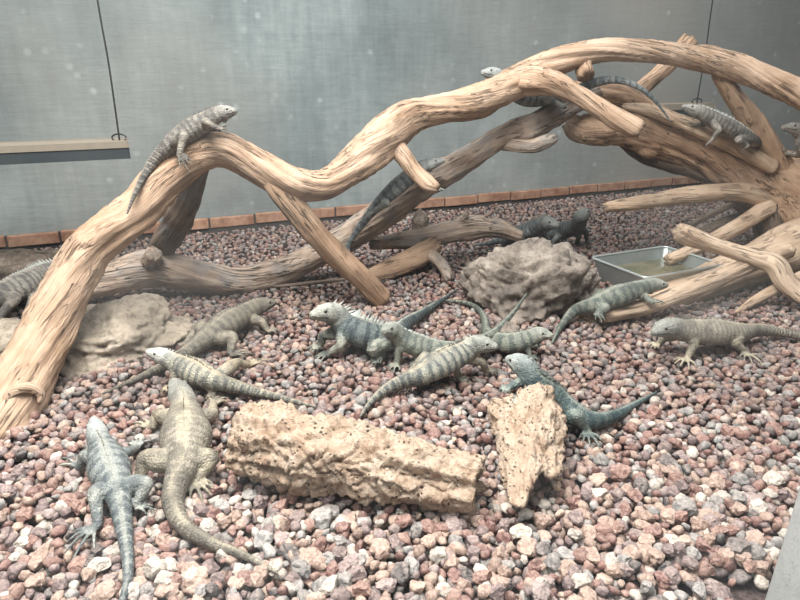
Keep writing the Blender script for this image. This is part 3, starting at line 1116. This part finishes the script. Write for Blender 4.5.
        for a_, l_ in zip(ang, ln):
            d2 = (td * math.cos(math.radians(a_)) + lat * math.sin(math.radians(a_)))
            s0 = palm - td * 0.006 * R + lat * math.sin(math.radians(a_)) * 0.012 * R
            L_ = toe_len * l_ * 0.95
            p1 = s0 + d2 * L_ * 0.5 + nrm * 0.006 * R
            p2 = s0 + d2 * L_ - nrm * 0.003
            Ct, _ = catmull([[*s0, .0055 * R], [*p1, .0048 * R], [*p2, .0028 * R]], 12)
            Tt, St, Ut = frames(Ct[:, :3], nrm)
            src.tube(Ct[:, :3], Ct[:, 3], Ct[:, 3], St, Ut, lambda a, c, s: (ax, 0.2, 1.0, 1.4, 0.0), 8)

    # weld
    me = bpy.data.meshes.new('iguana_shells')
    me.from_pydata([tuple(v) for v in src.v], [], src.f)
    tmp = bpy.data.objects.new('iguana_shells', me)
    COL.objects.link(tmp)
    md = tmp.modifiers.new('weld', 'REMESH')
    md.mode = 'VOXEL'
    md.voxel_size = voxel
    md.use_smooth_shade = True
    sm = tmp.modifiers.new('soften', 'SMOOTH')
    sm.factor = 0.5
    sm.iterations = 2
    dg = bpy.context.evaluated_depsgraph_get()
    body = bpy.data.meshes.new_from_object(tmp.evaluated_get(dg), depsgraph=dg)
    bpy.data.objects.remove(tmp)
    bpy.data.meshes.remove(me)
    body.name = 'iguana'
    kd = KDTree(len(src.v))
    for i_, v in enumerate(src.v):
        kd.insert(v, i_)
    kd.balance()
    nv = len(body.vertices)
    co = np.empty(nv * 3, np.float32)
    body.vertices.foreach_get('co', co)
    co = co.reshape(-1, 3)
    AT = np.array(src.at, np.float32)
    idx = np.fromiter((kd.find(c)[1] for c in co), dtype=np.int64, count=nv)
    vals = AT[idx]
    for j, nm in enumerate(('along', 'dors', 'limb', 'zone', 'mouth')):
        a_ = body.attributes.new(nm, 'FLOAT', 'POINT')
        a_.data.foreach_set('value', np.ascontiguousarray(vals[:, j]))
    body.materials.clear()
    body.materials.append(mat)
    body.polygons.foreach_set('use_smooth', [True] * len(body.polygons))
    base = Vector((pts[3].x, pts[3].y, min(co[:, 2])))
    body.transform(Matrix.Translation(-base))
    root = bpy.data.objects.new('iguana', body)
    root.location = base
    COL.objects.link(root)
    tag(root, label, 'iguana', group)
    # eyes
    for e in eyes:
        bm = bmesh.new()
        bmesh.ops.create_uvsphere(bm, u_segments=12, v_segments=8, radius=0.0062 * R)
        bmesh.ops.translate(bm, verts=bm.verts[:], vec=e)
        em = bpy.data.meshes.new('eye')
        bm.to_mesh(em)
        bm.free()
        em.polygons.foreach_set('use_smooth', [True] * len(em.polygons))
        em.materials.append(M_EYE)
        eo = bpy.data.objects.new('eye', em)
        COL.objects.link(eo)
        attach(eo, root)
    # crest of soft spines from the nape to the tail
    vs, fs = [], []
    x = node[1] * 0.92
    end = node[4] + tl * 0.55
    ci = 0
    while x < end:
        i = at_len(x)
        u_ = (x - node[1] * 0.92) / (end - node[1] * 0.92)
        hgt = (0.019 * max(0.0, 1 - abs(u_ - 0.16) * 2.6) + 0.0075 * (1 - u_)) * R * crest * (0.8 + 0.4 * ((ci * 7919) % 13) / 13)
        top = Vector(C[i]) + Vector(U[i]) * (rh[i] * 0.93)
        t_, s_, n_ = Vector(T[i]), Vector(S[i]), Vector(U[i])
        b = len(vs)
        wd, ln = 0.0032 * R, 0.0055 * R
        vs += [top + t_ * ln, top + s_ * wd, top - t_ * ln, top - s_ * wd, top + n_ * hgt + t_ * ln * 0.9]
        fs += [(b, b + 1, b + 4), (b + 1, b + 2, b + 4), (b + 2, b + 3, b + 4), (b + 3, b, b + 4)]
        x += 0.0095 * R
        ci += 1
    mesh_obj('dorsal_crest', vs, fs, crest_mat, root, smooth=False)
    IG.append((root, co))
    return root


# skins: base, dark, belly, limb, head
K_GREY = skin_mat('skin_blue_grey', (0.29, 0.305, 0.285), (0.055, 0.07, 0.08), (0.33, 0.33, 0.30), (0.37, 0.37, 0.325), (0.48, 0.49, 0.46), 0.7)
K_TAN = skin_mat('skin_sandy', (0.345, 0.305, 0.24), (0.09, 0.08, 0.068), (0.42, 0.37, 0.29), (0.45, 0.39, 0.285), (0.30, 0.31, 0.285), 0.45, 0.02)
K_PALE = skin_mat('skin_pale_banded', (0.40, 0.37, 0.29), (0.08, 0.085, 0.08), (0.44, 0.38, 0.28), (0.46, 0.37, 0.25), (0.62, 0.62, 0.57), 0.75, 0.027)
K_BAND = skin_mat('skin_grey_banded', (0.36, 0.345, 0.28), (0.06, 0.07, 0.072), (0.38, 0.34, 0.26), (0.42, 0.36, 0.265), (0.40, 0.40, 0.35), 0.8, 0.03)
K_BROWN = skin_mat('skin_olive_brown', (0.22, 0.195, 0.145), (0.06, 0.055, 0.05), (0.28, 0.25, 0.19), (0.29, 0.25, 0.19), (0.21, 0.185, 0.145), 0.5)
K_DARK = skin_mat('skin_dark_teal', (0.15, 0.175, 0.165), (0.018, 0.028, 0.034), (0.16, 0.18, 0.165), (0.34, 0.335, 0.27), (0.50, 0.48, 0.41), 0.8, 0.03)  # blue-green cast is mostly glass reflection, painted into the skin
K_TEAL = skin_mat('skin_teal', (0.15, 0.185, 0.17), (0.025, 0.048, 0.055), (0.27, 0.27, 0.215), (0.31, 0.33, 0.28), (0.42, 0.43, 0.40), 0.6, 0.028)  # teal cast of the reflecting pane also put into this skin
K_GREEN = skin_mat('skin_grey_green', (0.22, 0.225, 0.18), (0.045, 0.058, 0.054), (0.32, 0.32, 0.25), (0.31, 0.315, 0.255), (0.40, 0.395, 0.34), 0.7)  # green tint mostly the pane's reflection, carried in the skin colour
K_FAR = skin_mat('skin_slate', (0.17, 0.18, 0.172), (0.024, 0.032, 0.038), (0.16, 0.16, 0.15), (0.21, 0.215, 0.195), (0.22, 0.225, 0.205), 0.7)
K_WOODY = skin_mat('skin_ash_brown', (0.26, 0.235, 0.20), (0.045, 0.043, 0.042), (0.30, 0.27, 0.24), (0.30, 0.265, 0.22), (0.38, 0.365, 0.33), 0.65, 0.024)
M_CR_D = plain('dark_crest', (0.15, 0.145, 0.13), 0.7)
M_CR_P = plain('pale_crest', (0.52, 0.54, 0.50), 0.7)
M_CR_T = plain('tan_crest', (0.40, 0.33, 0.23), 0.7)


def Y(px, py, d):
    return (px, py, ('Y', d))


# foreground pair
iguana('blue-grey iguana in the bottom left foreground, tail pointing straight at the glass',
       [(93, 418, .075), (99, 440, .065), (104, 452, .06), (109, 468, .055), (116, 487, .05), (120, 503, .036), (125, 535, .024), (128, 562, .016), (127, 583, .013), (121, 606, .012), (112, 634, .01)],
       K_GREY, M_CR_T, 0.86, {'fl': [(84, 455, .05), (80, 468, .015), (74, 455, .012)], 'fr': [(128, 452, .05), (136, 448, .015), (140, 438, .012)],
                              'hl': [(95, 493, .06), (98, 524, .02), (70, 549, .012)], 'hr': [(146, 484, .06), (136, 507, .02), (152, 506, .012)]}, 0.0026, 0.4)
iguana('sandy grey iguana seen from behind, between the blue-grey one and the cork log',
       [(173, 380, .105), (183, 400, .09), (185, 414, .075), (186, 438, .07), (184, 462, .058), (177, 482, .042), (173, 503, .03), (184, 526, .02), (212, 543, .016), (245, 556, .013), (278, 573, .01)],
       K_TAN, M_CR_T, 1.06, {'fl': [(158, 414, .05), (152, 428, .015), (142, 420, .012)], 'fr': [(212, 414, .05), (213, 404, .015), (222, 397, .012)],
                             'hl': [(146, 458, .07), (139, 480, .02), (131, 492, .012)], 'hr': [(212, 458, .06), (195, 482, .02), (208, 494, .012)]}, 0.0028, 0.35, fat=1.1)
iguana('pale headed banded iguana facing left, just behind the head of the sandy grey one',
       [(146, 351, .125), (166, 357, .105), (176, 363, .085), (196, 372, .07), (214, 380, .06), (234, 386, .04), (262, 393, .022), (290, 400, .015), (316, 407, .011)],
       K_PALE, M_CR_D, 0.82, {'fl': [(174, 376, .06), (170, 388, .015), (160, 391, .012)], 'fr': None,
                              'hl': [(203, 380, .06), (214, 394, .018), (206, 399, .012)], 'hr': [(236, 363, .05), (250, 365, .015), (262, 359, .012)]}, 0.003, 0.9)
iguana('olive brown iguana below the grey limb, head to the right and tail to the left',
       [(276, 302, .085), (258, 306, .085), (246, 313, .075), (226, 324, .07), (206, 338, .058), (190, 350, .04), (163, 366, .022), (132, 381, .015), (102, 394, .011)],
       K_BROWN, M_CR_D, 0.98, {'fr': [(262, 322, .05), (268, 331, .015), (280, 330, .012)], 'hr': [(233, 337, .06), (230, 355, .018), (248, 352, .012)]}, 0.003, 0.7)
# middle group
iguana('dark teal iguana with a pale head and tall crest, leftmost of the middle group',
       [(310, 315, .175), (333, 313, .16), (344, 326, .105), (364, 334, .085), (391, 336, .062), (404, 325, .045), (424, 312, .032), (442, 300, .026), (458, 289, .02)],
       K_DARK, M_CR_P, 1.1, {'fl': [(341, 345, .06), (328, 355, .015), (316, 357, .012)], 'fr': [(323, 336, .06), (320, 347, .015), (309, 350, .012)],
                             'hl': [(372, 350, .06), (384, 356, .018), (372, 360, .012)]}, 0.003, 1.3)
iguana('grey-green iguana overlapping the dark teal one, its thin tail lifted toward the boulder',
       [(383, 332, .155), (391, 330, .145), (401, 339, .10), (420, 347, .068), (444, 350, .058), (466, 345, .05), (492, 334, .075), (512, 314, .11), (527, 293, .15)],
       K_GREEN, M_CR_P, 0.84, {'fl': [(398, 352, .06), (397, 364, .015), (390, 370, .012)], 'fr': [(379, 348, .06), (378, 360, .015), (371, 364, .012)],
                               'hl': [(417, 350, .06), (419, 362, .018), (410, 366, .012)]}, 0.003, 0.5)
iguana('grey-tan banded iguana in front of the middle group, facing right',
       [(498, 347, .12), (476, 344, .125), (463, 353, .10), (442, 363, .085), (423, 374, .068), (402, 381, .05), (383, 391, .03), (369, 404, .02), (360, 417, .012)],
       K_BAND, M_CR_D, 0.92, {'fr': [(455, 366, .06), (459, 379, .015), (470, 382, .012)], 'fl': [(482, 362, .06), (487, 371, .015), (498, 372, .012)],
                              'hr': [(428, 366, .075), (412, 384, .02), (398, 392, .012)]}, 0.003, 0.6)
iguana('small grey-green iguana at the foot of the boulder, tail curled back to the left',
       [(553, 336, .095), (539, 334, .09), (529, 339, .07), (511, 343, .055), (496, 340, .048), (487, 332, .036), (485, 320, .028), (477, 308, .024), (462, 302, .02), (440, 301, .016), (425, 304, .012)],
       K_GREEN, M_CR_D, 0.78, {'fr': [(527, 347, .05), (530, 357, .015), (539, 359, .012)]}, 0.003, 0.5)
iguana('slender teal iguana with a white snout, front feet up on the small cork piece',
       [(506, 358, .205), (524, 366, .20), (532, 379, .165), (550, 397, .10), (571, 412, .062), (592, 420, .042), (613, 416, .026), (634, 405, .018), (657, 392, .012)],
       K_TEAL, M_CR_D, 0.92, {'fl': [(533, 396, .14), (519, 398, .135), (509, 401, .135)], 'fr': [(520, 382, .16), (508, 388, .15), (501, 392, .145)],
                              'hl': [(577, 416, .07), (587, 431, .02), (591, 444, .012)]}, 0.003, 0.8)
iguana('pale green iguana resting along the broad driftwood slab beside the water tray',
       [(668, 285, .14), (652, 285, .145), (638, 290, .135), (615, 297, .12), (594, 305, .09), (576, 310, .06), (564, 322, .03), (557, 333, .016), (551, 345, .012)],
       K_GREEN, M_CR_P, 0.88, {'fr': [(645, 296, .12), (651, 302, .105), (660, 301, .10)], 'hr': [(606, 308, .10), (596, 314, .08), (604, 320, .07)]}, 0.003, 0.4)
iguana('large sandy green iguana on the open gravel at the right, tail leaving the frame',
       [(652, 333, .125), (669, 327, .13), (684, 331, .10), (712, 332, .085), (738, 333, .068), (760, 330, .05), (790, 334, .03), (830, 343, .02), (870, 350, .012)],
       K_TAN, M_CR_D, 1.0, {'fl': [(694, 345, .06), (687, 358, .015), (682, 366, .012)], 'fr': [(664, 338, .05), (658, 345, .015), (650, 347, .012)],
                             'hl': [(733, 341, .06), (745, 352, .018), (753, 362, .012)]}, 0.003, 0.7)
# back pair
iguana('dark slate iguana by the wall raising its head beside the water tray',
       [(590, 210, .28), (581, 216, .25), (577, 226, .16), (563, 231, .09), (548, 234, .06), (528, 240, .04), (505, 246, .025), (485, 250, .015)],
       K_FAR, M_CR_D, 1.05, {'fr': [(579, 236, .09), (577, 243, .015), (583, 245, .012)], 'fl': [(586, 232, .09), (587, 241, .015), (594, 243, .012)]}, 0.004, 0.7)
iguana('dark slate iguana crouching behind the boulder, left of the one raising its head',
       [(559, 226, .22), (547, 223, .22), (537, 228, .17), (526, 233, .12), (515, 237, .08), (505, 239, .05), (490, 243, .03), (472, 246, .015)],
       K_FAR, M_CR_D, 1.1, None, 0.004, 1.0)
# left edge
iguana('grey iguana at the left edge half hidden behind the foot of the arch',
       [(82, 264, .13), (60, 268, .13), (42, 276, .11), (18, 288, .095), (-8, 299, .075), (-30, 305, .05), (-60, 310, .03), (-95, 313, .015)],
       K_WOODY, M_CR_P, 1.2, {'fr': [(34, 296, .06), (28, 309, .02), (38, 313, .015)]}, 0.0035, 0.9)

# up in the wood: 'ground' there is the limb under the belly
wood_surf = lambda p: p.z
iguana('ash brown iguana draped over the highest bend of the arch at the left',
       [Y(237, 111, 2.40), Y(222, 113, 2.40), Y(210, 120, 2.385), Y(190, 131, 2.365), Y(169, 146, 2.32), Y(155, 160, 2.29), Y(143, 178, 2.24), Y(134, 196, 2.19), Y(127, 214, 2.15)],
       K_WOODY, M_CR_D, 0.8, {'fr': [Y(206, 122, 2.31), Y(219, 129, 2.31), Y(228, 130, 2.31)], 'hr': [Y(184, 136, 2.25), Y(179, 155, 2.22), Y(190, 165, 2.22)]}, 0.003, 0.8, surf=wood_surf)
iguana('slim blue-grey iguana climbing the grey limb behind the arch, tail hanging down',
       [Y(445, 160, 2.940), Y(428, 165, 2.940), Y(416, 173, 2.930), Y(398, 187, 2.900), Y(380, 203, 2.880), Y(368, 216, 2.860), Y(355, 234, 2.840), Y(348, 247, 2.820), Y(352, 262, 2.780), Y(364, 279, 2.700)],
       K_GREY, M_CR_D, 0.78, {'fr': [Y(425, 183, 2.900), Y(436, 190, 2.910), Y(444, 189, 2.910)], 'hr': [Y(386, 203, 2.800), Y(374, 211, 2.820), Y(366, 219, 2.820)]}, 0.003, 0.6, surf=wood_surf)
iguana('dark iguana mostly hidden behind the arch at its forking, ringed tail curving over the trunk',
       [Y(481, 72, 3.22), Y(496, 75, 3.25), Y(508, 88, 3.27), Y(528, 98, 3.29), Y(556, 97, 3.29), Y(574, 92, 3.27), Y(594, 83, 3.25), Y(616, 80, 3.24), Y(638, 87, 3.22), Y(656, 102, 3.22), Y(671, 122, 3.24)],
       K_GREY, M_CR_D, 0.95, None, 0.0035, 0.6, surf=wood_surf)
iguana('grey iguana lying along the top of the thick trunk with its head raised',
       [Y(682, 106, 3.24), Y(697, 111, 3.25), Y(707, 117, 3.26), Y(728, 128, 3.27), Y(749, 139, 3.29), Y(757, 143, 3.40), Y(764, 150, 3.6), Y(772, 165, 3.85), Y(780, 180, 4.0)],
       K_WOODY, M_CR_P, 0.86, {'fl': [Y(719, 130, 3.18), Y(712, 140, 3.19), Y(706, 145, 3.19)], 'hl': [Y(738, 140, 3.18), Y(748, 146, 3.2), Y(742, 150, 3.2)]}, 0.0035, 0.8, surf=wood_surf)
iguana('grey iguana at the right edge with only its head and chest in view',
       [Y(782, 127, 3.30), Y(799, 130, 3.32), Y(805, 148, 3.32), Y(822, 165, 3.34), Y(846, 180, 3.34), Y(864, 190, 3.34), Y(890, 205, 3.34), Y(920, 220, 3.3)],
       K_WOODY, M_CR_P, 0.95, None, 0.0035, 0.8, surf=wood_surf)


# ------------------------------------------------------------------ lava gravel
PAL = {'brick red': [(0.27, 0.155, 0.13), (0.33, 0.20, 0.165), (0.22, 0.12, 0.105)],
       'mauve grey': [(0.27, 0.205, 0.195), (0.33, 0.26, 0.245), (0.22, 0.165, 0.16)],
       'pinkish tan': [(0.44, 0.315, 0.255), (0.49, 0.36, 0.29), (0.37, 0.26, 0.21)],
       'charcoal grey': [(0.12, 0.11, 0.11), (0.16, 0.145, 0.14)],
       'pale cream': [(0.60, 0.53, 0.46), (0.55, 0.49, 0.43)],
       'cool grey': [(0.30, 0.285, 0.27), (0.36, 0.345, 0.33)]}
CLASSES = list(PAL)


def templates(sub, k, seed):
    out = []
    rr = random.Random(seed)
    for _ in range(k):
        bm = bmesh.new()
        bmesh.ops.create_icosphere(bm, subdivisions=sub, radius=1.0)
        pl = [(Vector((rr.gauss(0, 1), rr.gauss(0, 1), rr.gauss(0, 1))).normalized(), rr.uniform(0.58, 0.88)) for _ in range(10)]
        sx, sy, sz = rr.uniform(0.85, 1.2), rr.uniform(0.75, 1.0), rr.uniform(0.6, 0.85)
        of = Vector((rr.uniform(0, 50), 0, 0))
        for v in bm.verts:
            p = v.co.copy()
            for nn, d in pl:
                e = p.dot(nn) - d
                if e > 0:
                    p -= nn * e
            p *= 1 + 0.17 * noise.noise(p * 2.0 + of) + (0.13 * noise.fractal(p * 4.5 + of, 0.9, 2.0, 3) if sub > 1 else 0.0)
            v.co = Vector((p.x * sx, p.y * sy, p.z * sz)) * 1.18
        bm.verts.index_update()
        V = np.array([v.co[:] for v in bm.verts], np.float32)
        Fc = np.array([[v.index for v in f.verts] for f in bm.faces], np.int32)
        bm.free()
        out.append((V, Fc))
    return out


TPL = {1: templates(1, 14, 5), 2: templates(2, 18, 6), 3: templates(3, 18, 8)}

pebbles = []      # x, y, z, r, class, layer
rg = random.Random(23)


def in_view(x, y, m=0.35):
    return abs(x) < 0.665 * y + m


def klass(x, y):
    front = max(0.0, min(1.0, (1.9 - y) / 0.9))  # paler stones near the glass stand in for the brighter front light
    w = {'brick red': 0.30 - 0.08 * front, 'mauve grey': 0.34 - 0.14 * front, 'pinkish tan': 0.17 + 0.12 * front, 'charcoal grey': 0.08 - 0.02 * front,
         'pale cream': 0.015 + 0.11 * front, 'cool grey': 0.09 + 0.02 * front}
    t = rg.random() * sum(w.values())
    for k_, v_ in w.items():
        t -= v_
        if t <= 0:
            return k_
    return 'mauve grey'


SPC = 0.029
for lay in (0, 1):
    row = 0
    yy = 0.60
    while yy < 6.6:
        sp = SPC * (1.0 if yy < 3.2 else 1.12)
        if lay == 1 and yy > 2.9:
            break
        xx = -(0.665 * yy + 0.35) + (row % 2) * sp * 0.5
        while xx < 0.665 * yy + 0.35:
            x = xx + rg.uniform(-0.4, 0.4) * sp
            y = yy + rg.uniform(-0.4, 0.4) * sp
            if wall_gap(x, y) > 0.05 and y > 0.5 and (abs(x - 0.77) > 0.1 or abs(y - 0.93) > 0.1):
                r = rg.choice((0.011, 0.013, 0.015, 0.017, 0.0185, 0.0205)) * rg.uniform(0.9, 1.1)
                und = 0.006 * noise.noise(Vector((x * 2.5, y * 2.5, 3)))
                z = (rg.uniform(-0.012, 0.0) if lay == 0 else -0.026) + und
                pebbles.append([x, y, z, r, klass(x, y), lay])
            xx += sp
        yy += sp * 0.87
        row += 1

# stones that stand out in the photograph
SPECIAL = [((775, 479), 0.027, 'pale cream', 'large pale flat stone on the gravel above the concrete post'),
           ((684, 507), 0.028, 'cool grey', 'large grey wedge-shaped stone on the gravel left of the concrete post'),
           ((402, 570), 0.024, 'charcoal grey', 'rounded charcoal lava stone in front of the right half of the cork log'),
           ((323, 518), 0.026, 'cool grey', 'broad grey-green stone just in front of the cork log'),
           ((738, 545), 0.026, 'charcoal grey', 'dark charcoal lava stone left of the concrete post'),
           ((620, 470), 0.027, 'brick red', 'big porous red lava lump on the gravel right of the small cork piece'),
           ((703, 398), 0.022, 'brick red', 'red lava lump on the open gravel below the large sandy green iguana'),
           ((155, 566), 0.026, 'pale cream', 'pale flat stone beside the tail of the blue-grey iguana'),
           ((285, 412), 0.02, 'brick red', 'red lava stone behind the left end of the cork log'),
           ((655, 410), 0.024, 'brick red', 'round red lava stone against the tail of the teal iguana')]
sp_pos = []
for (pp, r, kl, lab) in SPECIAL:
    p = G(pp[0], pp[1], 0.012)
    sp_pos.append((p, r, kl, lab))
pebbles = [b for b in pebbles if not (b[5] == 0 and any((b[0] - p.x) ** 2 + (b[1] - p.y) ** 2 < (r * 0.95) ** 2 for p, r, _, _ in sp_pos))]


def covered(x, y, px, py):
    if 226 < px < 492 and 392 < py < 512:
        a = 488 + (px - 235) * 0.125
        if py < a - 6:
            return True
    if 490 < px < 572 and 398 < py < 512:
        return True
    return False


order = []
for i, b in enumerate(pebbles):
    if b[5] != 0:
        continue
    px, py = project((b[0], b[1], b[2] + b[3] * 0.5))
    if 4 < px < 796 and 4 < py < 592 and not covered(b[0], b[1], px, py) and not (px > 758 and py > 480 and (px - 765) > -(py - 600) * 0.32 - 12):
        s = b[3] / depth((b[0], b[1], b[2]))
        order.append((s * (0.7 if b[2] < -0.008 else 1.0), i))
order.sort(reverse=True)
N_IND = 300 - len(SPECIAL)
chosen = {i for _, i in order[:N_IND]}


def rand_rots(n):
    qn = NR.normal(size=(n, 4))
    qn /= np.linalg.norm(qn, axis=1)[:, None]
    w, x, y, z = qn.T
    return np.stack([np.stack([1 - 2 * (y * y + z * z), 2 * (x * y - z * w), 2 * (x * z + y * w)], -1),
                     np.stack([2 * (x * y + z * w), 1 - 2 * (x * x + z * z), 2 * (y * z - x * w)], -1),
                     np.stack([2 * (x * z - y * w), 2 * (y * z + x * w), 1 - 2 * (x * x + y * y)], -1)], 1)


VV, FF, CC = [], [], []
base_i = 0
groups_ = {}
for i, b in enumerate(pebbles):
    if i in chosen:
        continue
    lod = 1 if (b[1] > 2.7 or (b[5] == 1 and b[1] > 1.7)) else 2
    groups_.setdefault((lod, rg.randrange(len(TPL[lod]))), []).append(b)
for (lod, k), bs in groups_.items():
    V, Fc = TPL[lod][k]
    n = len(bs)
    pos = np.array([[b[0], b[1], b[2]] for b in bs], np.float32)
    rad = np.array([b[3] for b in bs], np.float32)
    rot = rand_rots(n).astype(np.float32)
    W = np.einsum('nij,vj->nvi', rot, V) * rad[:, None, None]
    W[:, :, 2] *= 0.85
    W += pos[:, None, :]
    VV.append(W.reshape(-1, 3))
    idx = (Fc[None] + (np.arange(n) * len(V))[:, None, None] + base_i).reshape(-1, 3)
    FF.append(idx)
    cols = []
    for b in bs:
        c = rg.choice(PAL[b[4]])
        f = rg.uniform(0.72, 1.15) * (1.0 if b[1] < 1.7 else 0.78)  # stones past the front darkened: dimmer light put into their colour
        cols.append((c[0] * f, c[1] * f, c[2] * f, 1))
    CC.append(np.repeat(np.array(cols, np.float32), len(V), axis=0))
    base_i += n * len(V)
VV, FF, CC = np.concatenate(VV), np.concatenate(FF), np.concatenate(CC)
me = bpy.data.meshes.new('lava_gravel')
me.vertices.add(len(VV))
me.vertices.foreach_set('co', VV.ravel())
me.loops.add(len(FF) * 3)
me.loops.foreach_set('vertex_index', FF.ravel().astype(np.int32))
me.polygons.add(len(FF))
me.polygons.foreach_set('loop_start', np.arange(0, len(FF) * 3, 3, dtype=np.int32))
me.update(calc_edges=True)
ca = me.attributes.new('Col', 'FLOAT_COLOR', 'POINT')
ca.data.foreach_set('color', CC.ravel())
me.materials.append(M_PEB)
o = bpy.data.objects.new('lava_gravel', me)
COL.objects.link(o)
tag(o, 'bed of loose reddish and grey lava gravel covering the ground', 'gravel', kind='stuff')

# the biggest stones in view, each an object of its own; a few dozen shapes and colours share mesh data
variants = {}
for kl in CLASSES:
    for j in range(7):
        V, Fc = TPL[3][rg.randrange(len(TPL[3]))]
        m2 = bpy.data.meshes.new('lava_stone')
        m2.from_pydata([tuple(v * 0.02) for v in V], [], [tuple(f) for f in Fc])
        c = rg.choice(PAL[kl])
        f = rg.uniform(0.82, 1.12)
        ca = m2.attributes.new('Col', 'FLOAT_COLOR', 'POINT')
        ca.data.foreach_set('color', np.tile(np.array([c[0] * f, c[1] * f, c[2] * f, 1], np.float32), len(V)))
        m2.materials.append(M_PEB)
        variants[(kl, j)] = m2


def place_word(px, py):
    if px < 160:
        return 'around the tail of the blue-grey iguana'
    if px < 300:
        return 'between the sandy iguana and cork log'
    if px < 500:
        return 'in front of the long cork log'
    if px < 640:
        return 'in front of the small cork piece'
    return 'left of the concrete post'


def stone(x, y, z, r, kl, label, group):
    o = bpy.data.objects.new('lava_stone', variants[(kl, rg.randrange(7))])
    o.location = (x, y, z)
    o.rotation_euler = (rg.uniform(-0.5, 0.5), rg.uniform(-0.5, 0.5), rg.uniform(0, 6.28))
    o.scale = (r / 0.02,) * 3
    COL.objects.link(o)
    tag(o, label, 'stone', group)


for i in sorted(chosen):
    x, y, z, r, kl, _ = pebbles[i]
    px, py = project((x, y, z))
    w = place_word(px, py)
    stone(x, y, z + 0.002, r * 1.02, kl, f'{kl} lava stone in the gravel {w}', f'{kl} lava stones {w}')
for p, r, kl, lab in sp_pos:
    stone(p.x, p.y, 0.006, r, kl, lab, 'stones that stand out in the gravel')

# ------------------------------------------------------------------ light
def area(name, loc, target, sx, sy, power, col):
    d = bpy.data.lights.new(name, 'AREA')
    d.shape = 'RECTANGLE'
    d.size, d.size_y = sx, sy
    d.energy = power
    d.color = col
    o = bpy.data.objects.new(name, d)
    COL.objects.link(o)
    o.location = loc
    o.rotation_euler = (Vector(target) - Vector(loc)).to_track_quat('-Z', 'Y').to_euler()
    return o


area('skylight_front', (-0.7, 1.05, 2.9), (-0.1, 1.55, 0), 2.2, 1.0, 245, (1.0, 0.965, 0.925))
area('fill_back', (0.9, 2.6, 4.2), (1.3, 4.2, 0), 4.5, 2.5, 190, (0.96, 0.98, 1.0))  # added fill over the back, aimed to brighten wall and trunk

w = bpy.data.worlds.new('daylight')
scene.world = w
w.use_nodes = True
nt = w.node_tree
bg = nt.nodes['Background']
bg.inputs[0].default_value = (0.84, 0.92, 1.0, 1)
bg.inputs[1].default_value = 0.22

vs_ = scene.view_settings
vs_.view_transform = 'Standard'
vs_.look = 'None'
vs_.exposure = 0.0
vs_.gamma = 1.0
scene.cycles.max_bounces = 8
scene.cycles.transparent_max_bounces = 8
